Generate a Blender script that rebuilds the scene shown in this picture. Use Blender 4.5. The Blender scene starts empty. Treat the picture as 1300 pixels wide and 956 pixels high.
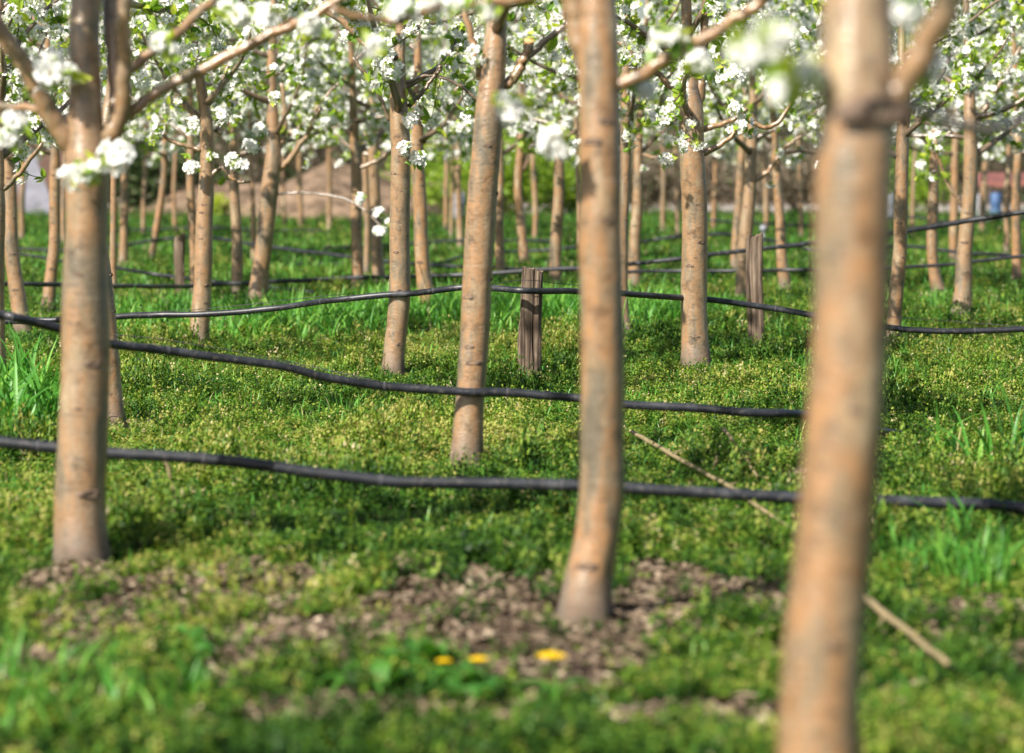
import bpy, math, random
import numpy as np
from mathutils import Vector

SEED = 11
rng = np.random.default_rng(SEED)
random.seed(SEED)
C = bpy.context.scene.collection
S = bpy.context.scene

# ------------------------------------------------------------------ camera geometry
EYE = 1.05
FPX = 1300 * 100.0 / 36.0
PITCH = math.atan((478 - 190) / FPX)
CO, SI = math.cos(PITCH), math.sin(PITCH)


def ray(px, py):
    x = (px - 650) / FPX
    u = -(py - 478) / FPX
    return np.array([x, CO + u * SI, -SI + u * CO])


def at(px, py, Y):
    """world point seen at photo pixel (px, py) at distance Y down the orchard"""
    d = ray(px, py)
    return np.array([0, 0, EYE]) + d * (Y / d[1])


def ground_at(px, py, z=0.0):
    d = ray(px, py)
    t = (z - EYE) / d[2]
    return np.array([0, 0, EYE]) + d * t


def metre(w, Y):
    return w * Y / FPX


# ------------------------------------------------------------------ value noise
_tab = np.random.default_rng(5).random((256, 256))


def vnoise(x, y):
    x = np.asarray(x, float); y = np.asarray(y, float)
    xi = np.floor(x).astype(int); yi = np.floor(y).astype(int)
    fx = x - xi; fy = y - yi
    fx = fx * fx * (3 - 2 * fx); fy = fy * fy * (3 - 2 * fy)
    a = _tab[xi % 256, yi % 256]; b = _tab[(xi + 1) % 256, yi % 256]
    c = _tab[xi % 256, (yi + 1) % 256]; d = _tab[(xi + 1) % 256, (yi + 1) % 256]
    return (a * (1 - fx) + b * fx) * (1 - fy) + (c * (1 - fx) + d * fx) * fy


def fbm(x, y, o=3):
    s = 0; a = 0.5; t = 0
    for i in range(o):
        s = s + a * vnoise(x * 2 ** i + 17.3 * i, y * 2 ** i + 9.1 * i); t += a; a *= .55
    return s / t


def gz(x, y):
    return 0.035 * (fbm(np.asarray(x) * 1.1 + 40, np.asarray(y) * .9 + 40, 2) - .5)


# ------------------------------------------------------------------ mesh helpers
class Buf:
    """collects quads with a float attribute 'tint' and a material index"""
    def __init__(self):
        self.v = []; self.f = []; self.t = []; self.m = []; self.n = 0

    def add(self, v, f, tint=0.5, mat=0):
        v = np.asarray(v, np.float32); f = np.asarray(f, np.int32)
        self.v.append(v); self.f.append(f + self.n)
        self.t.append(np.broadcast_to(np.asarray(tint, np.float32), (len(v),)))
        self.m.append(np.broadcast_to(np.asarray(mat, np.int32), (len(f),)))
        self.n += len(v)

    def stamp(self, tv, tf, pos, mats, tint, mat=0):
        """tv (n,3) tf (m,4) pos (N,3) mats (N,3,3) tint (N,n) or (N,)"""
        N = len(pos)
        if N == 0: return
        v = np.einsum('nij,kj->nki', mats, tv) + pos[:, None, :]
        n = len(tv)
        f = tf[None] + (np.arange(N) * n)[:, None, None]
        tint = np.asarray(tint, float)
        if tint.ndim == 1: tint = np.repeat(tint[:, None], n, 1)
        m = np.tile(np.broadcast_to(np.asarray(mat), (len(tf),)), N)
        self.add(v.reshape(-1, 3), f.reshape(-1, 4), tint.reshape(-1), m)

    def build(self, name, mats, parent=None, loc=None, smooth=False):
        me = bpy.data.meshes.new(name)
        if self.v:
            v = np.concatenate(self.v); f = np.concatenate(self.f)
            t = np.concatenate(self.t); m = np.concatenate(self.m)
            if loc is not None: v = v - np.asarray(loc, np.float32)
            me.vertices.add(len(v)); me.vertices.foreach_set('co', v.astype(np.float32).ravel())
            me.loops.add(f.size); me.loops.foreach_set('vertex_index', f.astype(np.int32).ravel())
            me.polygons.add(len(f))
            me.polygons.foreach_set('loop_start', np.arange(len(f), dtype=np.int32) * 4)
            me.polygons.foreach_set('material_index', m.astype(np.int32))
            me.polygons.foreach_set('use_smooth', np.full(len(f), smooth))
            a = me.attributes.new('tint', 'FLOAT', 'POINT'); a.data.foreach_set('value', t.astype(np.float32))
            me.update(calc_edges=True)
        for mm in (mats if isinstance(mats, (list, tuple)) else [mats]): me.materials.append(mm)
        o = bpy.data.objects.new(name, me); C.objects.link(o)
        if parent is not None: o.parent = parent
        elif loc is not None: o.location = [float(q) for q in loc]
        return o


def frames(P):
    P = np.asarray(P, float)
    T = np.gradient(P, axis=0); T /= np.linalg.norm(T, axis=1)[:, None] + 1e-9
    ref = np.array([0, 0, 1.0]) if abs(T[0][2]) < .8 else np.array([0, 1.0, 0])
    A = np.zeros_like(P); B = np.zeros_like(P)
    a = np.cross(ref, T[0]); a /= np.linalg.norm(a)
    for i in range(len(P)):
        a = a - T[i] * (a @ T[i]); a /= np.linalg.norm(a) + 1e-9
        A[i] = a; B[i] = np.cross(T[i], a)
    return T, A, B


def tube(buf, P, R, n=8, tint=.5, lump=0.0, cap=True, mat=0, lseed=0.0):
    P = np.asarray(P, float); R = np.asarray(R, float) * np.ones(len(P))
    if cap:
        d0 = P[0] - P[1]; d0 /= np.linalg.norm(d0) + 1e-9
        d1 = P[-1] - P[-2]; d1 /= np.linalg.norm(d1) + 1e-9
        P = np.vstack([P[0] + d0 * R[0] * .3, P, P[-1] + d1 * R[-1] * .3])
        R = np.concatenate([[R[0] * .05], R, [R[-1] * .05]])
    T, A, B = frames(P)
    th = np.linspace(0, 2 * math.pi, n, endpoint=False)
    L = np.concatenate([[0], np.cumsum(np.linalg.norm(np.diff(P, axis=0), axis=1))])
    rr = R[:, None] * np.ones((1, n))
    if lump:
        s = L[:, None] / (np.median(R) * 3.5 + 1e-6)
        rr = rr * (1 + lump * (fbm(s + lseed * 7.7, np.cos(th)[None] * 1.3 + np.sin(th)[None] * .7 + 50 + lseed, 3) - .5) * 2)
    v = P[:, None] + A[:, None] * (np.cos(th)[None, :, None] * rr[..., None]) + B[:, None] * (np.sin(th)[None, :, None] * rr[..., None])
    k = len(P); i = np.arange(k - 1)[:, None]; j = np.arange(n)[None]
    f = np.stack([i * n + j, i * n + (j + 1) % n, (i + 1) * n + (j + 1) % n, (i + 1) * n + j], -1).reshape(-1, 4)
    buf.add(v.reshape(-1, 3), f, tint, mat)


def catmull(P, seg=6):
    P = np.asarray(P, float)
    if len(P) < 3:
        t = np.linspace(0, 1, seg * (len(P) - 1) + 1)[:, None]
        return P[0] * (1 - t) + P[-1] * t
    Q = np.vstack([2 * P[0] - P[1], P, 2 * P[-1] - P[-2]])
    out = []
    for i in range(1, len(Q) - 2):
        for s in range(seg):
            t = s / seg
            out.append(.5 * ((2 * Q[i]) + (-Q[i - 1] + Q[i + 1]) * t + (2 * Q[i - 1] - 5 * Q[i] + 4 * Q[i + 1] - Q[i + 2]) * t * t
                             + (-Q[i - 1] + 3 * Q[i] - 3 * Q[i + 1] + Q[i + 2]) * t ** 3))
    out.append(P[-1])
    return np.array(out)


def euler_mats(N, tilt, scale, r=None):
    """random z rotation, tilt about a random horizontal axis, scale"""
    r = r or rng
    a = r.random(N) * 2 * math.pi; b = r.random(N) * 2 * math.pi; t = tilt
    ca, sa = np.cos(a), np.sin(a); z = np.zeros(N); o = np.ones(N)
    Rz = np.stack([ca, -sa, z, sa, ca, z, z, z, o], -1).reshape(N, 3, 3)
    cb, sb = np.cos(b), np.sin(b); ct, st = np.cos(t), np.sin(t)
    Rb = np.stack([cb, -sb, z, sb, cb, z, z, z, o], -1).reshape(N, 3, 3)
    Rx = np.stack([o, z, z, z, ct, -st, z, st, ct], -1).reshape(N, 3, 3)
    M = Rb @ Rx @ np.transpose(Rb, (0, 2, 1)) @ Rz
    return M * np.asarray(scale).reshape(-1, 1, 1)


def align_mats(D, scale, r=None):
    """matrices whose local z goes along D, random spin"""
    r = r or rng
    D = D / (np.linalg.norm(D, axis=1)[:, None] + 1e-9)
    rv = r.normal(size=D.shape)
    A = np.cross(rv, D); A /= np.linalg.norm(A, axis=1)[:, None] + 1e-9
    B = np.cross(D, A)
    return np.stack([A, B, D], -1) * np.asarray(scale).reshape(-1, 1, 1)


# ------------------------------------------------------------------ tagging
def empty(name, loc, label=None, cat=None, group=None):
    o = bpy.data.objects.new(name, None); C.objects.link(o)
    o.location = [float(q) for q in loc]; o.empty_display_size = .1
    if label: o['label'] = label
    if cat: o['category'] = cat
    if group: o['group'] = group
    return o


def tag(o, label=None, cat=None, group=None, kind=None):
    if label: o['label'] = label
    if cat: o['category'] = cat
    if group: o['group'] = group
    if kind: o['kind'] = kind
    return o


# ------------------------------------------------------------------ materials
def mat(name):
    m = bpy.data.materials.new(name); m.use_nodes = True
    nt = m.node_tree; nt.nodes.clear()
    return m, nt, nt.nodes.new, nt.links.new


def ramp(nt, stops, fac):
    r = nt.nodes.new('ShaderNodeValToRGB'); e = r.color_ramp.elements
    while len(e) > 1: e.remove(e[-1])
    e[0].position = stops[0][0]; e[0].color = (*stops[0][1], 1)
    for p, c in stops[1:]:
        q = e.new(p); q.color = (*c, 1)
    if fac is not None: nt.links.new(fac, r.inputs['Fac'])
    return r.outputs['Color']


def noise_node(nt, vec, scale, detail=3, rough=.55):
    n = nt.nodes.new('ShaderNodeTexNoise'); n.inputs['Scale'].default_value = scale
    n.inputs['Detail'].default_value = detail; n.inputs['Roughness'].default_value = rough
    if vec is not None: nt.links.new(vec, n.inputs['Vector'])
    return n.outputs['Fac']


def mapping(nt, vec, sc, loc=None):
    m = nt.nodes.new('ShaderNodeMapping'); m.inputs['Scale'].default_value = sc
    nt.links.new(vec, m.inputs['Vector'])
    if loc is not None: nt.links.new(loc, m.inputs['Location'])
    return m.outputs['Vector']


def mix(nt, fac, a, b, mode='MIX'):
    m = nt.nodes.new('ShaderNodeMix'); m.data_type = 'RGBA'; m.blend_type = mode
    for s, val in ((m.inputs[0], fac), (m.inputs[6], a), (m.inputs[7], b)):
        if isinstance(val, (int, float)): s.default_value = val
        elif isinstance(val, tuple): s.default_value = (*val, 1)
        else: nt.links.new(val, s)
    return m.outputs[2]


def bsdf(nt, color, rough=.6, spec=.3, bump=None, bstr=.3, bdist=.004, **kw):
    p = nt.nodes.new('ShaderNodeBsdfPrincipled')
    if isinstance(color, tuple): p.inputs['Base Color'].default_value = (*color, 1)
    else: nt.links.new(color, p.inputs['Base Color'])
    if isinstance(rough, (int, float)): p.inputs['Roughness'].default_value = rough
    else: nt.links.new(rough, p.inputs['Roughness'])
    p.inputs['Specular IOR Level'].default_value = spec
    for k, val in kw.items(): p.inputs[k].default_value = val
    if bump is not None:
        b = nt.nodes.new('ShaderNodeBump'); b.inputs['Strength'].default_value = bstr
        b.inputs['Distance'].default_value = bdist
        nt.links.new(bump, b.inputs['Height']); nt.links.new(b.outputs[0], p.inputs['Normal'])
    return p.outputs[0]


def out(nt, sh):
    o = nt.nodes.new('ShaderNodeOutputMaterial'); nt.links.new(sh, o.inputs['Surface'])


def bark(name, stops, lent=.6, rough=.30, spec=.95):
    m, nt, N, L = mat(name)
    tc = N('ShaderNodeTexCoord').outputs['Object']
    oi = N('ShaderNodeObjectInfo')
    cmb = N('ShaderNodeCombineXYZ')
    for i in range(3): L(oi.outputs['Random'], cmb.inputs[i])
    mul = N('ShaderNodeVectorMath'); mul.operation = 'SCALE'; mul.inputs['Scale'].default_value = 37.0
    L(cmb.outputs[0], mul.inputs[0])
    off = mul.outputs[0]
    patch = noise_node(nt, mapping(nt, tc, (13, 13, 3.8), off), 1.0, 5, .62)
    fine = noise_node(nt, mapping(nt, tc, (70, 70, 150), off), 1.0, 3, .6)
    mott = noise_node(nt, mapping(nt, tc, (24, 24, 22), off), 1.0, 5, .65)
    streak = noise_node(nt, mapping(nt, tc, (20, 20, 75), off), 1.0, 2, .5)
    rings = noise_node(nt, mapping(nt, tc, (3.0, 3.0, 26), off), 1.0, 2, .5)
    col = ramp(nt, stops, patch)
    # per tree hue shift between greyer and more orange bark
    grey = mix(nt, .55, col, (.205, .172, .12))
    rr = N('ShaderNodeMapRange'); rr.inputs[1].default_value = .0; rr.inputs[2].default_value = 1.0
    rr.inputs[3].default_value = 0.0; rr.inputs[4].default_value = .7
    L(oi.outputs['Random'], rr.inputs[0])
    col = mix(nt, rr.outputs[0], col, grey)
    mc = ramp(nt, [(0.30, (.34, .31, .28)), (.45, (.95, .95, .95)), (.72, (1.25, 1.16, 1.05))], mott)
    col = mix(nt, .85, col, mc, 'MULTIPLY')
    fc = ramp(nt, [(0.38, (.70, .66, .62)), (.56, (1.05, 1.04, 1.03))], fine)
    col = mix(nt, .45, col, fc, 'MULTIPLY')
    sfac = ramp(nt, [(.67, (0, 0, 0)), (.70, (1, 1, 1))], streak)
    sm = N('ShaderNodeMath'); sm.operation = 'MULTIPLY'; sm.inputs[1].default_value = lent; L(sfac, sm.inputs[0])
    col = mix(nt, sm.outputs[0], col, (.09, .06, .045))
    rfac = ramp(nt, [(.69, (0, 0, 0)), (.72, (1, 1, 1)), (.75, (0, 0, 0))], rings)
    rm = N('ShaderNodeMath'); rm.operation = 'MULTIPLY'; rm.inputs[1].default_value = .6; L(rfac, rm.inputs[0])
    col = mix(nt, rm.outputs[0], col, (.11, .088, .06))
    # soil splashed on the foot
    sx = N('ShaderNodeSeparateXYZ'); L(tc, sx.inputs[0])
    ad = N('ShaderNodeMath'); ad.operation = 'MULTIPLY_ADD'; ad.inputs[1].default_value = -.16; L(mott, ad.inputs[0]); L(sx.outputs[2], ad.inputs[2])
    sp = N('ShaderNodeMapRange'); sp.inputs[1].default_value = -.05; sp.inputs[2].default_value = .06; sp.inputs[3].default_value = .95; sp.inputs[4].default_value = 0
    L(ad.outputs[0], sp.inputs[0])
    col = mix(nt, sp.outputs[0], col, (.085, .062, .042))
    pr = noise_node(nt, mapping(nt, tc, (4.5, 4.5, 50), off), 1.0, 2, .5)
    pfac = ramp(nt, [(.62, (0, 0, 0)), (.64, (.45, .45, .45)), (.66, (0, 0, 0))], pr)
    col = mix(nt, pfac, col, (.34, .27, .19))
    add = N('ShaderNodeMath'); add.operation = 'ADD'; L(fine, add.inputs[0]); L(mott, add.inputs[1])
    rg = N('ShaderNodeMath'); rg.operation = 'MULTIPLY_ADD'; rg.inputs[1].default_value = .8; rg.inputs[2].default_value = rough
    L(sp.outputs[0], rg.inputs[0])
    out(nt, bsdf(nt, col, rg.outputs[0], spec, add.outputs[0], .45, .004))
    return m


M = {}
M['bark'] = bark('trunk_bark', [(.33, (.105, .088, .060)), (.42, (.215, .150, .088)), (.50, (.30, .158, .068)), (.56, (.26, .168, .094)), (.66, (.355, .27, .168))])
M['limb'] = bark('limb_bark', [(.3, (.07, .052, .04)), (.5, (.13, .085, .058)), (.7, (.21, .145, .095))], .4)
M['twig'] = bark('twig_bark', [(.3, (.055, .035, .026)), (.7, (.12, .07, .048))], .2)


def leafy(name, stops, trans=.35, rough=.5, spec=.35, noise_amt=0.0):
    m, nt, N, L = mat(name)
    a = N('ShaderNodeAttribute'); a.attribute_name = 'tint'
    col = ramp(nt, stops, a.outputs['Fac'])
    p = bsdf(nt, col, rough, spec)
    t = N('ShaderNodeBsdfTranslucent')
    tc = mix(nt, 1.0, col, (1.15, 1.25, .55), 'MULTIPLY'); L(tc, t.inputs['Color'])
    ms = N('ShaderNodeMixShader'); ms.inputs[0].default_value = trans
    L(p, ms.inputs[1]); L(t.outputs[0], ms.inputs[2]); out(nt, ms.outputs[0])
    return m


M['leaf'] = leafy('pear_leaf', [(0, (.12, .25, .03)), (.5, (.29, .42, .045)), (1, (.52, .57, .07))], .5, .38, .4)
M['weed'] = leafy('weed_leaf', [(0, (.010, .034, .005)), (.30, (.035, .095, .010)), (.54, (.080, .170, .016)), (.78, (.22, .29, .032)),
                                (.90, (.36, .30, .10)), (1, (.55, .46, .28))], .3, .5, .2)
M['grass'] = leafy('grass_blade', [(0, (.03, .12, .02)), (.5, (.085, .27, .035)), (.85, (.22, .42, .06)), (1, (.42, .38, .17))], .35, .42, .35)
M['straw'] = leafy('straw', [(0, (.17, .13, .065)), (1, (.32, .25, .14))], .15, .6, .2)
M['hedge'] = leafy('far_leaf', [(0, (.035, .06, .02)), (.4, (.08, .12, .04)), (.55, (.17, .14, .10)), (1, (.26, .21, .155))], .25, .6, .2)
M['dand_leaf'] = leafy('dandelion_leaf', [(0, (.035, .13, .02)), (1, (.09, .24, .03))], .3, .45, .3)


def petal():
    m, nt, N, L = mat('blossom_petal')
    a = N('ShaderNodeAttribute'); a.attribute_name = 'tint'
    col = ramp(nt, [(0, (.55, .58, .38)), (.25, (.88, .88, .83)), (1, (.93, .925, .90))], a.outputs['Fac'])
    p = bsdf(nt, col, .6, .15)
    t = N('ShaderNodeBsdfTranslucent'); L(col, t.inputs['Color'])
    ms = N('ShaderNodeMixShader'); ms.inputs[0].default_value = .35
    L(p, ms.inputs[1]); L(t.outputs[0], ms.inputs[2]); out(nt, ms.outputs[0])
    return m


def plain(name, color, rough=.6, spec=.3, nscale=None, amt=.3, **kw):
    m, nt, N, L = mat(name)
    col = color; b = None
    if nscale:
        tc = N('ShaderNodeTexCoord').outputs['Object']
        nz = noise_node(nt, tc, nscale, 5, .65)
        lo = tuple(c * (1 - amt) for c in color); hi = tuple(min(1, c * (1 + amt)) for c in color)
        col = ramp(nt, [(.36, lo), (.64, hi)], nz); b = nz
    out(nt, bsdf(nt, col, rough, spec, b, .4, .004, **kw))
    return m


M['petal'] = petal()
M['stamen'] = plain('stamen', (.30, .22, .10), .7)
M['cut'] = plain('cut_wood', (.72, .36, .15), .6, .2, 60, .25)
M['knot'] = plain('knot_bark', (.13, .09, .065), .75, .2, 90, .4)
M['clip'] = plain('hose_ring', (.06, .058, .064), .45, .4)
M['wire'] = plain('wire', (.02, .02, .022), .5, .4)
M['yellow'] = plain('dandelion_petal', (.86, .58, .01), .6, .2)
M['stem'] = plain('green_stem', (.12, .22, .05), .5, .3)
M['white'] = plain('white_plastic', (.24, .25, .29), .5, .4, 6, .1)
M['sheet'] = plain('faded_sheet', (.15, .15, .175), .6, .2, 4, .2)
M['red'] = plain('red_tarp', (.17, .065, .05), .6, .3, 5, .2)
M['blue'] = plain('blue_plastic', (.05, .10, .21), .45, .4, 5, .2)


def hose_mat():
    m, nt, N, L = mat('drip_hose_plastic')
    tc = N('ShaderNodeTexCoord').outputs['Object']
    n1 = noise_node(nt, tc, 9, 4, .7)
    n2 = noise_node(nt, tc, 60, 3, .6)
    col = ramp(nt, [(.40, (.010, .011, .014)), (.60, (.022, .024, .030)), (.75, (.075, .075, .08))], n1)
    dust = ramp(nt, [(.55, (0, 0, 0)), (.72, (.5, .5, .5))], n2)
    col = mix(nt, dust, col, (.13, .115, .10))
    out(nt, bsdf(nt, col, .42, .45, n2, .2, .002))
    return m


M['hose'] = hose_mat()


def wood_mat():
    m, nt, N, L = mat('weathered_wood')
    tc = N('ShaderNodeTexCoord').outputs['Object']
    g = noise_node(nt, mapping(nt, tc, (70, 70, 3.5)), 1.0, 5, .65)
    p = noise_node(nt, mapping(nt, tc, (14, 14, 5)), 1.0, 3, .6)
    c1 = ramp(nt, [(.32, (.035, .026, .02)), (.50, (.145, .112, .085)), (.70, (.29, .235, .18))], g)
    c2 = ramp(nt, [(.3, (.62, .55, .5)), (.7, (1.1, 1.05, 1.0))], p)
    col = mix(nt, .8, c1, c2, 'MULTIPLY')
    out(nt, bsdf(nt, col, .85, .12, g, .9, .006))
    return m


M['wood'] = wood_mat()


def soil_mat():
    m, nt, N, L = mat('orchard_soil')
    tc = N('ShaderNodeTexCoord').outputs['Object']
    n1 = noise_node(nt, tc, 2.2, 6, .65)
    n2 = noise_node(nt, tc, 38, 5, .7)
    soil = ramp(nt, [(.32, (.04, .026, .019)), (.5, (.095, .066, .046)), (.7, (.17, .125, .09))], n2)
    a = N('ShaderNodeAttribute'); a.attribute_name = 'tint'   # 1 = overgrown by moss and seedlings
    green = ramp(nt, [(.3, (.018, .035, .008)), (.55, (.035, .065, .014)), (.75, (.08, .10, .03))], n2)
    col = mix(nt, a.outputs['Fac'], soil, green)
    out(nt, bsdf(nt, col, .95, .1, n2, .9, .02))
    return m


M['soil'] = soil_mat()
M['mulch'] = leafy('mulch_chip', [(0, (.03, .019, .014)), (.4, (.12, .085, .056)), (.75, (.26, .195, .135)), (1, (.42, .34, .24))], .08, .8, .15)
M['dirt'] = plain('piled_earth', (.15, .105, .07), .95, .1, 3.5, .55)
M['road'] = plain('pale_track', (.26, .23, .20), .95, .1, 1.5, .15)


def brick_mat():
    m, nt, N, L = mat('red_brown_brick')
    tc = N('ShaderNodeTexCoord').outputs['Object']
    b = N('ShaderNodeTexBrick'); b.inputs['Scale'].default_value = 4.0
    b.inputs['Color1'].default_value = (.10, .055, .04, 1); b.inputs['Color2'].default_value = (.14, .08, .06, 1)
    b.inputs['Mortar'].default_value = (.17, .14, .12, 1)
    L(mapping(nt, tc, (1, 1, 1)), b.inputs['Vector'])
    rot = nt.nodes[-1]; rot.inputs['Rotation'].default_value = (math.radians(90), 0, 0)
    out(nt, bsdf(nt, b.outputs['Color'], .9, .1))
    return m


M['brick'] = brick_mat()
M['roof'] = plain('shed_roof', (.20, .12, .09), .8, .2, 3, .2)
M['dark'] = plain('dark_window', (.02, .022, .025), .2, .5)

BASES = []
# ------------------------------------------------------------------ soil patches (world ellipses with ragged edge)
PATCH = []
for px, py, rx, ry in [(590, 775, .25, .62), (520, 812, .16, .30), (400, 826, .22, .34), (655, 850, .15, .22), (270, 752, .24, .30), (205, 770, .15, .26),
                       (100, 748, .13, .28), (110, 800, .13, .26), (350, 745, .12, .22), (860, 748, .12, .32), (800, 790, .12, .25), (945, 762, .10, .26), (1250, 782, .12, .17),
                       (1290, 840, .05, .12), (735, 845, .14, .3), (180, 541, .07, .2), (1262, 343, .35, 1.0), (980, 800, .05, .1),
                       (640, 625, .18, .18), (1010, 612, .08, .14), (20, 860, .1, .2), (500, 905, .25, .15), (900, 915, .2, .12)]:
    g = ground_at(px, py); PATCH.append((g[0], g[1], rx, ry))


def bare(x, y):
    b = np.zeros(np.shape(x))
    nz = fbm(np.asarray(x) * 9, np.asarray(y) * 3.2, 3) - .5
    for cx, cy, rx, ry in PATCH:
        d = np.sqrt(((x - cx) / rx) ** 2 + ((y - cy) / ry) ** 2) + nz * 1.5
        b = np.maximum(b, np.clip((1.25 - d) / .35, 0, 1))
    strip = np.clip(1 - np.abs(np.asarray(y) - 6.35) / .95, 0, 1) * np.clip((fbm(np.asarray(x) * 5 + 30, np.asarray(y) * 2.2, 3) - .40) * 5, 0, 1)
    return np.maximum(b, strip * .6)


# ------------------------------------------------------------------ ground sheet
def build_ground():
    xs = np.concatenate([[-400, -120, -40, -16, -9], np.linspace(-6, 6, 170), [9, 16, 40, 120, 400]])
    ys = np.concatenate([[-60, -10, 0, 3], np.linspace(4.2, 14, 170), np.linspace(14.3, 40, 70), [46, 55, 70, 110, 200, 500, 1200]])
    X, Y = np.meshgrid(xs, ys, indexing='ij')
    Z = np.where((Y > 3.5) & (Y < 42) & (abs(X) < 8), gz(X, Y), 0)
    b = bare(X, Y)
    Z = Z - .0 * b
    Z += np.where((Y < 12) & (abs(X) < 5), .018 * (fbm(X * 9, Y * 9, 3) - .5), 0)
    nx, ny = len(xs), len(ys)
    i = np.arange(nx - 1)[:, None]; j = np.arange(ny - 1)[None]
    f = np.stack([i * ny + j, (i + 1) * ny + j, (i + 1) * ny + j + 1, i * ny + j + 1], -1).reshape(-1, 4)
    B = Buf(); g = (1 - b) * np.clip((46 - Y) / 2, 0, 1)
    B.add(np.stack([X, Y, Z], -1).reshape(-1, 3), f, g.reshape(-1))
    tag(B.build('ground', M['soil'], smooth=True), kind='structure')


build_ground()


# ------------------------------------------------------------------ ground cover (sprigs of tiny leaves)
def sprig_template(n, r):
    """a low branching weed sprig: little oval leaves in pairs up a few stems, unit height 1"""
    V = []; F = []; T = []
    k = 0
    stems = 4
    per = n // stems
    for s in range(stems):
        az = r.random() * 6.28; lean = .15 + .6 * r.random()
        for i in range(per):
            h = (i + .6) / per
            c = np.array([math.cos(az) * lean * h * .8, math.sin(az) * lean * h * .8, h * (1 - .25 * lean)])
            c = c + r.normal(size=3) * .05
            a = r.random() * 6.28
            d = np.array([math.cos(a), math.sin(a), .25 + .5 * r.random()]); d /= np.linalg.norm(d)
            side = np.cross(d, [0, 0, 1]); side /= np.linalg.norm(side)
            L = .30 * (1.15 - .55 * h) * (.8 + .4 * r.random()); W = L * .42
            up = np.cross(side, d)
            V += [c, c + d * L * .55 + side * W - up * .02, c + d * L, c + d * L * .55 - side * W - up * .02]
            F.append([k, k + 1, k + 2, k + 3]); k += 4
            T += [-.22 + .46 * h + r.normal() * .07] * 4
    return np.array(V), np.array(F), np.array(T)


def scatter(n, y0, y1, margin, r):
    """points uniform in area over the visible wedge"""
    y = np.sqrt(r.random(n) * (y1 ** 2 - y0 ** 2) + y0 ** 2)
    x = (r.random(n) * 2 - 1) * (y * (650 / FPX) * 1.04 + margin)
    return x, y


def wedge_area(y0, y1, margin):
    return (y1 ** 2 - y0 ** 2) * (650 / FPX) * 1.04 + 2 * margin * (y1 - y0)


def stalks(B, r):
    # thin flowering stems that stand above the mat of leaves
    N = int(wedge_area(5.6, 20, .4) * 34)
    x, y = scatter(N, 5.6, 20, .4, r); k = (bare(x, y) < .4) & (fbm(x * 2, y * 1.2, 2) > .42); x, y = x[k], y[k]
    for X, Y in zip(x, y):
        h = .07 + .10 * r.random(); z = float(gz(X, Y)); a = r.random() * 6.28; l = h * .35 * r.random(); t0 = .35 + .35 * r.random()
        P = np.array([[X, Y, z], [X + math.cos(a) * l * .4, Y + math.sin(a) * l * .4, z + h * .6], [X + math.cos(a) * l, Y + math.sin(a) * l, z + h]])
        tube(B, P, [.0016, .0012, .0008], 3, tint=t0, cap=False)
        n = 7; q = r.random(n) ** .6; c = P[0] * (1 - q[:, None]) + P[2] * q[:, None] + r.normal(size=(n, 3)) * .005
        B.stamp(LEAFQ, np.array([[0, 1, 2, 3]]), c, euler_mats(n, r.random(n) * 1.4, .007 + .006 * r.random(n), r), np.where(q > .85, .97 if r.random() < .35 else .8, t0))


LEAFQ = np.array([[0, 0, 0], [.55, .35, .1], [1.1, 0, .15], [.55, -.35, .1]])


def build_cover():
    r = np.random.default_rng(21)
    B = Buf()
    for (y0, y1, dens, h, nl) in [(4.7, 7.5, 1700, .054, 20), (7.5, 10.5, 1900, .052, 16), (10.5, 15, 1450, .053, 16),
                                  (15, 22, 650, .060, 16), (22, 31, 420, .062, 16), (31, 44, 170, .085, 12)]:
        N = int(wedge_area(y0, y1, .45) * dens)
        x, y = scatter(N, y0, y1, .45, r)
        b = bare(x, y)
        keep = r.random(N) > np.clip(b * 1.2 - .12, 0, .88)
        x, y = x[keep], y[keep]; N = len(x)
        big = fbm(x * 1.6, y * .9, 3)
        mnd = fbm(x * 6.5 + 9, y * 4.5 + 3, 2)
        dry = fbm(x * 2.3 + 60, y * 1.1 + 21, 3)
        near = np.ones(N)
        for bx, by in BASES:
            d = np.sqrt((x - bx) ** 2 + ((y - by + .12) / 2.0) ** 2); near = np.minimum(near, .38 + .62 * np.clip((d - .05) / .14, 0, 1))
        tall = 1 + .9 * np.clip((fbm(x * 3.1 + 70, y * 2.0 + 31, 2) - .58) * 6, 0, 1)
        for q in range(6):
            s = np.arange(q, N, 6); n = len(s)
            tv, tf, tt = sprig_template(nl, r)
            sc = h * (.62 + .5 * r.random(n)) * np.sqrt(near[s])
            zf = (.40 + 1.9 * mnd[s] ** 1.5) * (.75 + .5 * r.random(n)) * np.where(y[s] < 6.0, .8, 1.0) * np.sqrt(near[s]) * tall[s]
            M_ = euler_mats(n, np.abs(r.normal(size=n)) * .35, sc, r)
            M_[:, 2, :] *= zf[:, None]
            base = .38 + (big[s] - .5) * .9 + r.normal(size=n) * .21 + np.clip(dry[s] - .62, 0, 1) * .6
            # field further off is fresher green grass
            base -= np.clip((y[s] - 14) / 14, 0, 1) * .22
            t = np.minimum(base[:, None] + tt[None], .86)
            t = t + (r.random((n, 1)) > .97) * .36
            z = gz(x[s], y[s]) - .004 + .014 * mnd[s]
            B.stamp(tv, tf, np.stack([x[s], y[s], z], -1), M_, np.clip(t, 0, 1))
    stalks(B, r)
    tag(B.build('ground_cover', M['weed']), 'low green weeds with tiny leaves covering the orchard floor', 'ground cover', kind='stuff')


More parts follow.
